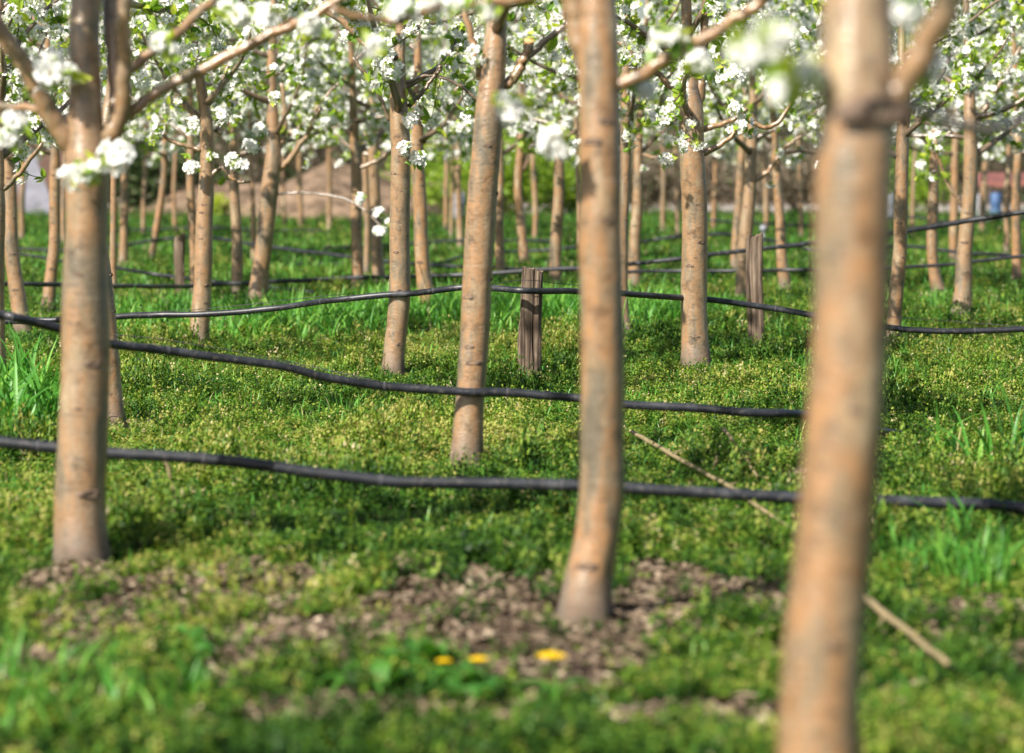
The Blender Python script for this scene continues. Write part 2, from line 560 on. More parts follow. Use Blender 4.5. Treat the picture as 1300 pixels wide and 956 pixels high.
def blade(B, p, az, L, w, bend, tint, r, seg=6):
    h = np.linspace(0, 1, seg + 1)
    out_ = bend * L * h ** 2.0; up = L * (h - bend * .45 * h ** 2.4)
    ca, sa = math.cos(az), math.sin(az)
    c = np.stack([p[0] + ca * out_, p[1] + sa * out_, p[2] + up], -1)
    tw = az + math.pi / 2 + r.normal() * .3
    side = np.array([math.cos(tw), math.sin(tw), 0])
    ww = w * .5 * np.sin(np.clip(.35 + h * .75, 0, 1.05) * math.pi / 1.08) ** .8
    ww[-1] = w * .02
    mid = c + np.array([0, 0, -1]) * (ww * .45)[:, None]
    v = np.concatenate([c + side * ww[:, None], mid, c - side * ww[:, None]])
    n = seg + 1; f = []
    for i in range(seg):
        f.append([i, n + i, n + i + 1, i + 1]); f.append([n + i, 2 * n + i, 2 * n + i + 1, n + i + 1])
    B.add(v, f, tint)


def build_grass():
    r = np.random.default_rng(33)
    B = Buf()

    def clump(px, py, n, spread, L, w, t0=.45, depth=None):
        g = ground_at(px, py)
        for i in range(n):
            a = r.random() * 6.28; q = math.sqrt(r.random())
            x = g[0] + math.cos(a) * q * spread; y = g[1] + math.sin(a) * q * (depth or spread)
            blade(B, (x, y, float(gz(x, y))), r.random() * 6.28, L * (.55 + .6 * r.random()), w * (.7 + .5 * r.random()),
                  .15 + .75 * r.random(), float(np.clip(t0 + r.normal() * .17, 0, 1)), r, 5)

    # lush strip of long grass along the second row
    for px in range(150, 860, 17):
        for k in range(3):
            py = 412 + r.normal() * 10 + (6 if px < 450 else 0)
            if 770 < px < 800: continue
            clump(px + r.normal() * 9, py, 40, .16, .27 if px > 400 else .21, .013, .52, .4)
    for px, py, n, sp, L, w in [(20, 560, 60, .12, .36, .019), (45, 545, 60, .10, .36, .018), (5, 530, 50, .12, .40, .019), (70, 520, 40, .1, .24, .012),
                                (35, 500, 40, .16, .22, .011), (0, 590, 20, .08, .2, .011),
                                (150, 500, 30, .15, .13, .008), (185, 470, 40, .2, .12, .008),
                                (1210, 585, 9, .05, .24, .016), (1245, 605, 8, .05, .26, .016), (1295, 590, 12, .06, .30, .017), (1165, 650, 6, .05, .1, .01),
                                (1150, 725, 60, .10, .13, .008), (1190, 735, 80, .10, .14, .008), (1240, 742, 90, .10, .16, .009), (1285, 745, 90, .10, .17, .009),
                                (1215, 700, 20, .06, .18, .010), (1130, 740, 40, .07, .12, .008),
                                (60, 880, 16, .10, .13, .010), (130, 895, 14, .08, .12, .011), (200, 905, 10, .08, .12, .011), (10, 870, 18, .08, .13, .010),
                                (255, 885, 12, .04, .10, .011), (150, 850, 16, .06, .08, .009), (60, 930, 40, .1, .13, .01),
                                (880, 402, 60, .3, .17, .010), (905, 398, 60, .25, .17, .010), (1165, 395, 60, .25, .16, .010), (1190, 400, 40, .3, .13, .010),
                                (1010, 470, 14, .1, .12, .008), (860, 590, 10, .1, .10, .008), (520, 640, 18, .12, .09, .008), (590, 700, 22, .1, .08, .008),
                                (300, 690, 40, .2, .07, .006), (180, 690, 40, .2, .08, .007), (60, 690, 50, .15, .09, .007), (20, 640, 30, .1, .1, .007),
                                (560, 880, 10, .05, .09, .010), (1150, 850, 14, .15, .06, .005), (1240, 870, 16, .12, .07, .006),
                                (1100, 905, 20, .2, .06, .005), (400, 925, 20, .2, .06, .006)]:
        clump(px, py, n, sp, L, w, .48, sp * 1.8)
    for (y0, y1, dens, L, w) in [(4.8, 7.5, 700, .045, .0026), (7.5, 11, 800, .060, .0036), (11, 16, 650, .068, .0050), (16, 24, 420, .085, .007), (24, 42, 170, .10, .012)]:
        N = int(wedge_area(y0, y1, .4) * dens)
        x, y = scatter(N, y0, y1, .4, r)
        k = (fbm(x * 2.4 + 3, y * 1.5 + 8, 3) + r.random(N) * .5 > .68) & (bare(x, y) < .25 + .6 * r.random(N))
        x, y = x[k], y[k]
        for q in range(5):
            s = np.arange(q, len(x), 5); n = len(s); b_ = .15 + .22 * q; m = 4
            hh = np.linspace(0, 1, m + 1); cx = b_ * hh ** 2; cz = hh - b_ * .4 * hh ** 2.3; ww = w / L * .5 * np.array([.7, 1, .9, .6, .06])
            tv = np.concatenate([np.stack([cx, ww, cz], -1), np.stack([cx, -ww, cz], -1)])
            tf = np.array([[i, m + 1 + i, m + 2 + i, i + 1] for i in range(m)])
            B.stamp(tv, tf, np.stack([x[s], y[s], gz(x[s], y[s])], -1), euler_mats(n, np.abs(r.normal(size=n)) * .25, L * (.5 + .9 * r.random(n)), r),
                    np.clip(.55 + r.normal(size=n) * .2 + (r.random(n) > .93) * .5, 0, 1))
    # thin sprinkling everywhere, denser in the far field
    for (y0, y1, dens, L, w) in [(4.8, 9, 90, .055, .0045), (9, 14, 60, .07, .006), (14, 21, 80, .10, .008), (21, 31, 60, .12, .013), (31, 42, 40, .13, .02)]:
        N = int(wedge_area(y0, y1, .4) * dens)
        x, y = scatter(N, y0, y1, .4, r)
        k = fbm(x * 1.4 + 3, y * .8 + 8, 2) + r.random(N) * .35 > .62
        b = bare(x, y) < .4
        for X, Y in zip(x[k & b], y[k & b]):
            blade(B, (X, Y, float(gz(X, Y))), r.random() * 6.28, L * (.6 + .8 * r.random()), w, .2 + .6 * r.random(),
                  float(np.clip(.5 + r.normal() * .2, 0, 1)), r, 3)
    tag(B.build('grass', M['grass']), 'tufts and strips of long bright green grass between the trunks', 'grass', kind='stuff')


build_grass()


def build_mulch():
    r = np.random.default_rng(8)
    B = Buf()
    tv = []
    N = 110000
    x, y = scatter(N, 4.8, 12, .3, r)
    b = bare(x, y)
    k = r.random(N) < np.clip(b * 1.1, 0, 1) * .98 + .03
    x, y = x[k], y[k]
    # clumped heaping
    h = fbm(x * 14, y * 9, 2)
    for q in range(5):
        s = np.arange(q, len(x), 5); n = len(s)
        w = .35 + .45 * r.random()
        c = r.normal(size=7) * .12
        t = np.array([[-1, -w * .4, c[0]], [-.2, -w, c[1]], [.9, -w * .5 + c[5], c[2]], [1, w * .3, c[3]], [.1, w + c[6], c[4]], [-.8, w * .5, c[5]], [0, 0, .22 + c[0]]])
        f = np.array([[0, 1, 6, 5], [1, 2, 3, 6], [6, 3, 4, 5]])
        sc = np.where(r.random(n) < .12, .022, .0095) * (.6 + .8 * r.random(n))
        B.stamp(t, f, np.stack([x[s], y[s], gz(x[s], y[s]) + .004 + .030 * h[s] * r.random(n) * b[k][s] + .004], -1), euler_mats(n, np.abs(r.normal(size=n)) * .45, sc, r),
                np.clip(.45 + r.normal(size=n) * .24, 0, 1))
    tag(B.build('mulch', M['mulch']), 'dry brown leaf litter and wood chips on bare soil around the nearest trunks', 'mulch', kind='stuff')


build_mulch()


# ------------------------------------------------------------------ leaf and flower templates
def leaf_template():
    L = 1.0; W = .27
    c = np.array([[0, 0, 0], [.3, 0, -.02], [.65, 0, -.03], [1, 0, -.10]])
    v = list(c) + [(.30, W * .85, .07), (.65, W * .9, .06), (.30, -W * .85, .07), (.65, -W * .9, .06)]
    f = [[0, 1, 4, 4], [1, 2, 5, 4], [2, 3, 5, 5], [0, 6, 1, 1], [6, 7, 2, 1], [7, 3, 2, 2]]
    # quads only: reorder degenerate tris into quads by merging tip / base
    f = [[0, 1, 2, 4], [4, 2, 3, 5], [0, 6, 2, 1], [6, 7, 3, 2]]
    return np.array(v, float), np.array(f)


def flower_template():
    V = []; F = []; T = []; mt = []
    k = 0
    for i in range(5):
        a = i * 2 * math.pi / 5
        ca, sa = math.cos(a), math.sin(a)
        loc = [(.10, 0, 0), (.42, -.27, .10), (.86, -.34, .22), (1.0, 0, .20), (.86, .34, .22), (.42, .27, .10)]
        for (u, w_, z) in loc: V.append((ca * u - sa * w_, sa * u + ca * w_, z))
        F += [[k, k + 1, k + 2, k + 3], [k, k + 3, k + 4, k + 5]]; mt += [0, 0]
        T += [.15, .6, .9, 1, .9, .6]; k += 6
    # stamens: small four sided tuft
    for i in range(4):
        a = i * math.pi / 2
        V.append((.20 * math.cos(a), .20 * math.sin(a), .19))
    F.append([k, k + 1, k + 2, k + 3]); mt.append(1); T += [0] * 4
    return np.array(V, float), np.array(F), np.array(T, float), np.array(mt)


LV, LF = leaf_template()
FV, FF, FT, FM = flower_template()


def add_cluster(Bf, Bl, pos, d, r, size=.045, nf=7, nl=5, fl=.0165, lf=.040):
    """umbel of flowers with a rosette of young leaves beneath"""
    pos = np.asarray(pos, float)
    d = np.asarray(d, float); d = d / (np.linalg.norm(d) + 1e-9)
    if nf:
        D = r.normal(size=(nf, 3)) + d * 1.15
        D /= np.linalg.norm(D, axis=1)[:, None]
        P = pos + D * size * (.55 + .5 * r.random((nf, 1)))
        Bf.stamp(FV, FF, P, align_mats(D + r.normal(size=D.shape) * .25, fl * (.8 + .4 * r.random(nf)), r),
                 FT[None] * np.ones((nf, 1)) * (.85 + .15 * r.random((nf, 1))), FM)
    if nl:
        D = r.normal(size=(nl, 3)) * .9 + d * (.3 if nf else .6) + np.array([0, 0, .1])
        D /= np.linalg.norm(D, axis=1)[:, None]
        up = np.cross(D, r.normal(size=D.shape)); up /= np.linalg.norm(up, axis=1)[:, None]
        M3 = np.stack([D, np.cross(up, D), up], -1) * (lf * (.6 + .7 * r.random(nl)))[:, None, None]
        Bl.stamp(LV, LF, np.repeat(pos[None], nl, 0), M3, np.clip(.5 + r.normal(size=nl) * .28, 0, 1))


def gen_crown(base_pts, top_z, zf, r, nlimb=8, reach=.95, zleaf=1.0, dens=1.0, zlimb0=None, lowq=False, spread_skip=None):
    """base_pts: leader polyline (world, upwards, with radius).  Returns buffers (leader, [limb], leaves, flowers)"""
    Bl, Bf = Buf(), Buf(); limbs = []
    P = base_pts[:, :3]; R = base_pts[:, 3]
    z0 = zlimb0 if zlimb0 is not None else zf
    az = r.random() * 6.28
    for i in range(nlimb):
        u = (i + .3 * r.random()) / nlimb
        z = z0 + (top_z - z0) * .82 * u ** 1.15
        k = int(np.clip(np.searchsorted(P[:, 2], z), 1, len(P) - 1))
        t = (z - P[k - 1, 2]) / max(1e-6, P[k, 2] - P[k - 1, 2])
        p0 = P[k - 1] * (1 - t) + P[k] * t; rr = R[k - 1] * (1 - t) + R[k] * t
        az += 2.4 + r.normal() * .25
        Ln = reach * (1 - .55 * u) * (.8 + .4 * r.random())
        el = math.radians(4 + 34 * r.random() + 15 * u)
        n = 9; pts = [p0]; dirv = np.array([math.cos(az) * math.cos(el), math.sin(az) * math.cos(el), math.sin(el)])
        for s in range(n):
            dirv = dirv + r.normal(size=3) * .10 + np.array([0, 0, .055]); dirv /= np.linalg.norm(dirv)
            pts.append(pts[-1] + dirv * Ln / n)
        pts = np.array(pts); r0 = min(rr * .62, .016 + .008 * r.random()); rad = np.linspace(r0, .0035, n + 1)
        B = Buf(); tube(B, pts, rad, 6 if lowq else 8, lump=.08, lseed=i)
        # twigs
        nt = int((9 if lowq else 11) * (1 - .35 * u))
        for j in range(nt):
            q = .15 + .85 * (j + r.random()) / nt
            a = q * n; k2 = min(int(a), n - 1); p = pts[k2] * (1 - (a - k2)) + pts[k2 + 1] * (a - k2)
            d = (pts[k2 + 1] - pts[k2]); d /= np.linalg.norm(d)
            dd = d * .45 + r.normal(size=3) * .62 + np.array([0, 0, .02]); dd /= np.linalg.norm(dd)
            tl = (.14 + .26 * r.random()) * (1 - .3 * u)
            m = 4; tp = [p]
            for s in range(m):
                dd = dd + r.normal(size=3) * .16; dd /= np.linalg.norm(dd); tp.append(tp[-1] + dd * tl / m)
            tp = np.array(tp)
            if tp[-1][2] < zleaf - .10: continue
            tube(B, tp, np.linspace(.0038, .0017, m + 1), 4 if lowq else 5, cap=False, mat=1)
            ns = max(1, int(round((3.6 if lowq else 4.1) * dens)))
            for s in range(ns):
                a = (s + .5 + .5 * r.random()) / ns * m; k3 = min(int(a), m - 1)
                c = tp[k3] * (1 - (a - k3)) + tp[k3 + 1] * (a - k3)
                if c[2] < zleaf + r.normal() * .05: continue
                bl = r.random() < .68
                add_cluster(Bf, Bl, c, r.normal(size=3) * .6 + dd * .6 + np.array([0, 0, .3]), r, .039 if not lowq else .044,
                            (6 if lowq else 8) if bl else 0, 4 if bl else 6,   .0205 if not lowq else .027, .050 if not lowq else .058)
        limbs.append((B, p0))
    return limbs, Bl, Bf


def trunk_poly(pts, Y, r, top_z):
    """photo polyline (px, py, width) -> world points with radius, continued upward to top_z"""
    W = []
    for i, (px, py, w) in enumerate(pts):
        p = at(px, py, Y); W.append([p[0], p[1], p[2], metre(w, Y) / 2])
    W = np.array(W)
    W[0, 2] = -.05
    # flare
    top = W[-1]
    d = W[-1, :3] - W[-2, :3]; d /= np.linalg.norm(d)
    n = 5; p = top[:3].copy()
    if top_z - top[2] > .05:
        for i in range(n):
            d = d + r.normal(size=3) * .035; d[2] = abs(d[2]); d /= np.linalg.norm(d)
            p = p + d * (top_z - top[2]) / n / max(.6, d[2])
            f = 1 - (i + 1) / n
            W = np.vstack([W, [*p, max(.006, top[3] * (.25 + .7 * f) * .9)]])
    Q = catmull(W, 8)
    h = Q[:, 2]
    Q[:, 3] *= 1 + .26 * np.exp(-np.clip(h, 0, 9) / .055)
    # slight natural wobble, also in depth
    s = h * 5 + r.random() * 20
    Q[:, 1] += .012 * np.sin(s * .7) * np.clip(h, 0, 1)
    Q[:, 0] += .003 * np.sin(s * 1.7)
    return Q


def knot_mesh(parent, base, p, nrm, size, r, name='branch_knot', m='knot'):
    """raised scar of a pruned shoot: a ring lip round a small dark hollow"""
    B = Buf(); n = 12; nrm = nrm / np.linalg.norm(nrm)
    up = np.array([0, 0, 1.0]); side = np.cross(up, nrm); side /= np.linalg.norm(side); up = np.cross(nrm, side)
    rings = [(1.25, -.25), (1.05, .12), (.72, .24), (.45, .10), (.08, .02)]
    V = []
    for (q, z) in rings:
        for k in range(n):
            a = k / n * 6.283; w = 1 + .12 * math.sin(3 * a + size * 900)
            V.append(p + side * math.cos(a) * q * w * size + up * math.sin(a) * q * .42 * w * size + nrm * z * size)
    f = [[i * n + k, i * n + (k + 1) % n, (i + 1) * n + (k + 1) % n, (i + 1) * n + k] for i in range(len(rings) - 1) for k in range(n)]
    B.add(V, f)
    return B.build(name, M[m], parent, loc=base, smooth=True)


ROWGRP = 'young pear trees of the orchard'


def pear_tree(pts, label, limbs=(), clusters=(), crown=None, seed=0, group=ROWGRP, knots=None, cuts=()):
    r = np.random.default_rng(seed + 100)
    g = ground_at(pts[0][0], pts[0][1] + 0)
    Y = g[1]
    base = np.array([g[0], Y, 0.0]); BASES.append((g[0], Y))
    cr = dict(top=2.75, zf=1.08, nlimb=9, reach=.95, zleaf=.92, dens=1.0, z0=None, lowq=False)
    cr.update(crown or {})
    t = empty('pear_tree', base, label, 'tree', group)
    Q = trunk_poly(pts, Y, r, cr['top'])
    lq = cr['lowq']
    B = Buf(); tube(B, Q[:, :3], Q[:, 3], 12 if lq else 20, lump=.09, lseed=seed)
    B.build('trunk', M['bark'], t, loc=base, smooth=True)
    limbs_, Bl, Bf = gen_crown(Q, cr['top'], cr['zf'], r, cr['nlimb'], cr['reach'], cr['zleaf'], cr['dens'], cr['z0'], lq)
    for (Bm, p0) in limbs_:
        Bm.build('limb', [M['limb'], M['twig']], t, loc=base, smooth=True)
    # limbs seen in the photograph
    for lm in limbs:
        dy = lm[0] if not isinstance(lm[0], tuple) else 0.0
        lp = lm[1:] if not isinstance(lm[0], tuple) else lm
        n = len(lp); W = []
        for i, (px, py, w) in enumerate(lp):
            yy = Y + dy * (i / (n - 1)) ** 1.2
            p = at(px, py, yy); W.append([*p, metre(w, yy) / 2])
        W = catmull(np.array(W), 6)
        W[:, :3] += r.normal(size=(len(W), 3)) * .0012 * np.clip(W[:, 3:4] / .004, .4, 2)
        Bm = Buf(); tube(Bm, W[:, :3], np.maximum(W[:, 3], .0018), 12 if not lq else 7, lump=.10, lseed=seed + 3)
        # side twigs and spurs
        Ln = np.linalg.norm(np.diff(W[:, :3], axis=0), axis=1).sum()
        for j in range(int(Ln / .12)):
            k = int((.25 + .75 * r.random()) * (len(W) - 1)); p = W[k, :3]
            dd = r.normal(size=3) + np.array([0, 0, .5]); dd /= np.linalg.norm(dd)
            tl = .03 + .10 * r.random() if Y > 8 else .02 + .03 * r.random()
            q = p + dd * tl
            tube(Bm, np.array([p, p + dd * tl * .5 + r.normal(size=3) * .004, q]), [.003, .0022, .0016], 5, cap=False, mat=1)
            if Y > 8 and q[2] > cr['zleaf'] - .1:
                bl = r.random() < .55
                add_cluster(Bf, Bl, q, dd, r, .034, 7 if bl else 0, 5, .0185, .048)
        Bm.build('limb', [M['limb'] if W[0, 3] < .012 and Y > 8 else M['bark'], M['twig']], t, loc=base, smooth=True)
    for (px, py, w, dx, dz) in cuts:
        p = at(px, py, Y - .005); n_ = np.array([dx, -.55, dz]); n_ /= np.linalg.norm(n_)
        Bc = Buf(); rr = metre(w, Y) / 2
        tube(Bc, np.array([p - n_ * .006, p]), [rr * .95, rr], 14)
        Bc.build('cut_end', M['cut'], t, loc=base, smooth=False)
    # hand placed blossom clusters
    for (px, py, size, dyy) in clusters:
        cB, lB = Buf(), Buf()
        yy = Y + dyy; p = at(px, py, yy); sz = metre(size, yy)
        add_cluster(cB, lB, p + np.array([0, 0, -.2 * sz]), (r.normal() * .3, -.5, .5), r, sz * .42, 17 if Y < 8 else 14, 7 if Y < 8 else 6, max(.0165, sz * .27), .05)
        if Y > 12: add_cluster(Bf, Bl, p, (0, -.5, .3), r, sz * .3, 2, 2, .015, .03)
        c = cB.build('blossom_cluster', [M['petal'], M['stamen']], t, loc=base)
        lB.build('leaf_rosette', M['leaf'], c, loc=base)
    if Bl.n: Bl.build('leaves', M['leaf'], t, loc=base)
    if Bf.n: tag(Bf.build('blossom', [M['petal'], M['stamen']], t, loc=base), kind='stuff')
    # knots
    nk = knots if knots is not None else (0 if lq else 8)
    ks = nk if isinstance(nk, list) else []
    if isinstance(nk, int):
        for i in range(nk):
            z = .12 + .95 * (i + r.random()) / nk
            ks.append((z, math.radians(-90 + r.normal() * 50), .18 + .25 * r.random()))
    for (z, a, s) in ks:
        k = int(np.clip(np.searchsorted(Q[:, 2], z), 1, len(Q) - 1))
        n_ = np.array([math.cos(a), math.sin(a), .1]); rad = Q[k, 3]
        size = rad * s * (.7 + .5 * r.random())
        knot_mesh(t, base, Q[k, :3] + n_ * (rad - size * .12), n_, size, r)
    return t


def zk(y, Y):  # knot height from photo row
    return float(at(650, y, Y)[2])


FRONT = math.radians(-90)
# ---------------------------------------------------------------- nearest trees
YA = ground_at(1030, 1150)[1]
pear_tree([(1030, 1150, 112), (1040, 900, 106), (1058, 700, 101), (1071, 520, 99), (1078, 350, 97), (1084, 220, 98), (1092, 120, 97), (1092, 0, 88), (1090, -60, 80)],
          'nearest pear trunk, thick and strongly out of focus, at the right of centre',
          limbs=[(-.1, (1105, 165, 38), (1150, 100, 37), (1195, 30, 34), (1215, -60, 30)),
                 (.9, (1105, 120, 12), (1150, 132, 14), (1190, 150, 14), (1240, 163, 13), (1310, 150, 12), (1400, 110, 11))],
          clusters=[(985, 40, 62, -.1), (950, 62, 40, -.1), (1022, 88, 50, -.05), (1000, 108, 36, 0), (1180, 75, 40, .2), (1150, 12, 36, .2)],
          crown=dict(zleaf=1.42, z0=1.5, zf=1.5, nlimb=7, dens=.8), seed=1,
          knots=[(zk(152, YA), math.radians(-60), .85), (zk(520, YA), math.radians(-80), .22), (zk(820, YA), math.radians(-80), .22)])
YB = ground_at(738, 796)[1]
pear_tree([(738, 796, 64), (745, 748, 62), (758, 690, 58), (765, 620, 57), (765, 540, 55), (763, 440, 55), (762, 320, 54), (763, 220, 54), (761, 120, 53), (757, 30, 50), (757, -40, 44)],
          'sunlit pear trunk with crooked foot standing in bare mulch, right of centre',
          limbs=[(-.15, (770, 112, 16), (800, 103, 17), (850, 72, 16), (905, 42, 15), (960, 8, 15), (1010, -40, 14)),
                 (.0, (748, 80, 30), (735, 45, 30), (724, 0, 26), (716, -50, 22)),
                 (-.15, (722, -30, 14), (680, -5, 13), (620, 4, 12), (560, 10, 11), (510, 26, 10), (470, 24, 9), (420, 10, 8))],
          clusters=[(838, 45, 34, -.1), (888, 72, 40, -.1), (860, 42, 28, -.1), (705, 175, 44, -.1), (650, 135, 42, .1), (640, 128, 26, .1), (578, 5, 36, -.1), (510, 5, 40, -.1), (545, 2, 34, 0), (820, 112, 34, .1),
                    (478, 55, 26, 0), (618, 12, 26, -.1)],
          crown=dict(zleaf=1.52, z0=1.5, zf=1.5, nlimb=7, dens=.8), seed=2,
          knots=[(zk(160, YB), math.radians(-75), .45), (zk(190, YB), math.radians(-110), .4), (zk(725, YB), math.radians(-100), .5), (zk(440, YB), math.radians(-100), .22), (zk(290, YB), math.radians(-70), .25)])
YC = ground_at(108, 722)[1]
pear_tree([(108, 722, 66), (104, 650, 65), (104, 560, 63), (107, 450, 62), (110, 350, 58), (113, 270, 53), (112, 210, 56), (108, 165, 47), (107, 100, 40), (107, 40, 39), (112, -20, 37)],
          'large blurred pear trunk at the left, forking into three limbs under white blossom',
          limbs=[(-.12, (108, 222, 30), (88, 182, 27), (62, 143, 24), (35, 90, 22), (10, 52, 21), (-30, -10, 19)),
                 (-.1, (116, 215, 30), (136, 178, 26), (154, 140, 22), (158, 90, 20), (157, 30, 20), (162, -40, 18)),
                 (-.0, (160, 148, 17), (200, 117, 14), (270, 82, 14), (335, 48, 13), (395, 22, 12), (450, -15, 12)),
                 (.15, (150, 100, 15), (190, 68, 13), (235, 34, 13), (280, -10, 12)),
                 (.2, (95, 155, 9), (60, 140, 9), (20, 136, 10), (-30, 130, 10)),
                 (.1, (150, 170, 20), (147, 110, 22), (140, 40, 20), (138, -30, 18))],
          clusters=[(98, 218, 46, -.15), (120, 212, 34, -.15), (147, 190, 48, -.15), (62, 82, 50, -.1), (88, 88, 30, -.1), (50, 108, 28, -.05), (205, 50, 30, -.1), (18, 152, 34, -.1), (10, 170, 34, -.1),
                    (300, 16, 40, -.1), (340, 12, 40, -.1), (395, 28, 34, -.05), (215, 62, 26, 0), (290, 8, 30, -.1)],
          crown=dict(zleaf=1.56, z0=1.55, zf=1.5, nlimb=7, dens=.8), seed=3,
          knots=[(zk(630, YC), math.radians(-60), .4), (zk(418, YC), math.radians(-110), .3), (zk(466, YC), math.radians(-62), .33), (zk(356, YC), math.radians(-100), .22), (zk(525, YC), math.radians(-95), .2)])
# ---------------------------------------------------------------- trees in focus
pear_tree([(592, 597, 38), (595, 550, 38), (599, 480, 37), (603, 400, 38), (609, 310, 38), (616, 210, 38), (622, 120, 34), (630, 40, 28), (636, -30, 24)],
          'sharp central pear trunk leaning right, left of the split stump stake',
          limbs=[((628, 112, 13), (648, 104, 13), (661, 86, 13), (669, 66, 12), (672, 53, 12)), ((664, 74, 9), (684, 60, 9), (712, 36, 9), (740, 15, 8)),
                 ((610, 100, 11), (602, 62, 9), (592, 22, 8), (586, -20, 7))],
          cuts=[(672, 51, 12, .1, .9)], crown=dict(zleaf=1.32, z0=1.42, zf=1.4, nlimb=8), seed=4)
pear_tree([(499, 481, 29), (501, 445, 27), (506, 380, 27), (508, 300, 26), (508, 210, 25), (506, 130, 23), (508, 70, 15), (510, 10, 12)],
          'sharp pear trunk at centre left, third hose crossing low in front',
          limbs=[((494, 152, 6), (480, 118, 5), (462, 92, 5), (448, 74, 4)), ((500, 100, 8), (478, 70, 9), (448, 38, 9), (410, 10, 8)),
                 ((518, 135, 6), (535, 118, 5), (552, 96, 5), (560, 84, 6)), ((512, 106, 5), (545, 96, 4), (575, 104, 4), (604, 124, 4), (620, 140, 3))],
          clusters=[(522, 150, 24, -.1), (516, 185, 24, -.15), (530, 198, 22, -.12), (498, 98, 20, -.1), (482, 78, 22, -.1)],
          crown=dict(zleaf=.98, z0=1.2, zf=1.15, nlimb=9), seed=5)
pear_tree([(548, 408, 25), (541, 380, 21), (537, 340, 19), (534, 280, 18), (530, 210, 17), (531, 140, 14), (530, 70, 10)],
          'pear trunk with foot kicked right in long grass, beside the sharp centre left trunk',
          limbs=[((538, 182, 5), (556, 146, 5), (576, 118, 4), (594, 92, 4))], crown=dict(zleaf=.93), seed=6)
pear_tree([(883, 470, 37), (882, 420, 34), (882, 360, 33), (881, 300, 33), (880, 220, 32), (878, 150, 31), (876, 125, 27), (873, 70, 15), (872, 0, 13)],
          'sharp orange-brown pear trunk at centre right, hose shadow on its foot',
          limbs=[((884, 138, 16), (890, 105, 13), (894, 50, 11), (897, -10, 10)), ((872, 132, 9), (850, 108, 8), (822, 82, 7), (784, 52, 7)),
                 ((888, 166, 9), (910, 160, 7), (930, 152, 6), (948, 138, 6)), ((888, 196, 9), (912, 186, 7), (930, 172, 6), (948, 154, 6), (975, 162, 6), (996, 146, 6), (1010, 116, 5))],
          clusters=[(828, 148, 22, 0), (845, 200, 22, 0), (935, 135, 20, -.1)],
          crown=dict(zleaf=.98, z0=1.2, zf=1.15, nlimb=9), seed=7, knots=[(zk(312, 13.7), math.radians(-60), .3), (zk(338, 13.7), math.radians(-115), .3), (zk(432, 13.7), FRONT, .3), (zk(270, 13.7), math.radians(-80), .15)])
pear_tree([(252, 444, 25), (254, 400, 24), (258, 340, 23), (260, 280, 22), (262, 200, 18), (261, 150, 16), (256, 110, 13), (247, 60, 11)],
          'slim orange pear trunk standing right of the large blurred left trunk',
          limbs=[((254, 190, 6), (238, 186, 5), (220, 180, 5), (203, 168, 4)), ((267, 222, 6), (282, 213, 5), (290, 222, 4), (302, 231, 4), (318, 231, 4)),
                 ((266, 132, 6), (280, 108, 6), (292, 78, 5)), ((254, 148, 8), (236, 136, 6), (222, 122, 5))],
          clusters=[(244, 155, 22, -.1), (278, 142, 24, -.1), (296, 200, 22, -.1), (308, 208, 22, -.1), (244, 210, 22, -.1), (330, 162, 22, .1), (318, 182, 22, .1)],
          crown=dict(zleaf=.93, z0=1.15, nlimb=9), seed=8)
pear_tree([(326, 388, 23), (331, 340, 22), (337, 290, 22), (343, 240, 22), (347, 200, 20), (346, 160, 16), (345, 100, 13), (346, 30, 10)],
          'pear trunk with grey shaded side and a long bare twig reaching right',
          limbs=[(-.1, (352, 217, 8), (368, 202, 8), (384, 180, 7), (396, 160, 6), (408, 136, 5)), ((352, 192, 8), (361, 172, 7), (361, 140, 6), (358, 106, 5)),
                 (-.3, (346, 247, 4), (370, 245, 3.2), (405, 246, 3), (440, 254, 3), (465, 268, 2.6), (492, 296, 2)),
                 ((366, 172, 5), (390, 152, 4), (412, 124, 4), (440, 96, 4))],
          clusters=[(458, 250, 17, -.3), (481, 268, 20, -.3), (483, 291, 18, -.3), (494, 280, 12, -.3)],
          crown=dict(zleaf=.93, z0=1.12, nlimb=9), seed=9)
pear_tree([(146, 547, 30), (142, 500, 28), (138, 440, 27), (128, 350, 27), (118, 270, 26), (128, 190, 24), (142, 120, 20), (146, 40, 18), (148, -20, 16)],
          'pear trunk mostly hidden behind the large blurred left trunk, its foot showing to the right',
          crown=dict(zleaf=1.35, z0=1.45, zf=1.4, nlimb=7), seed=10)
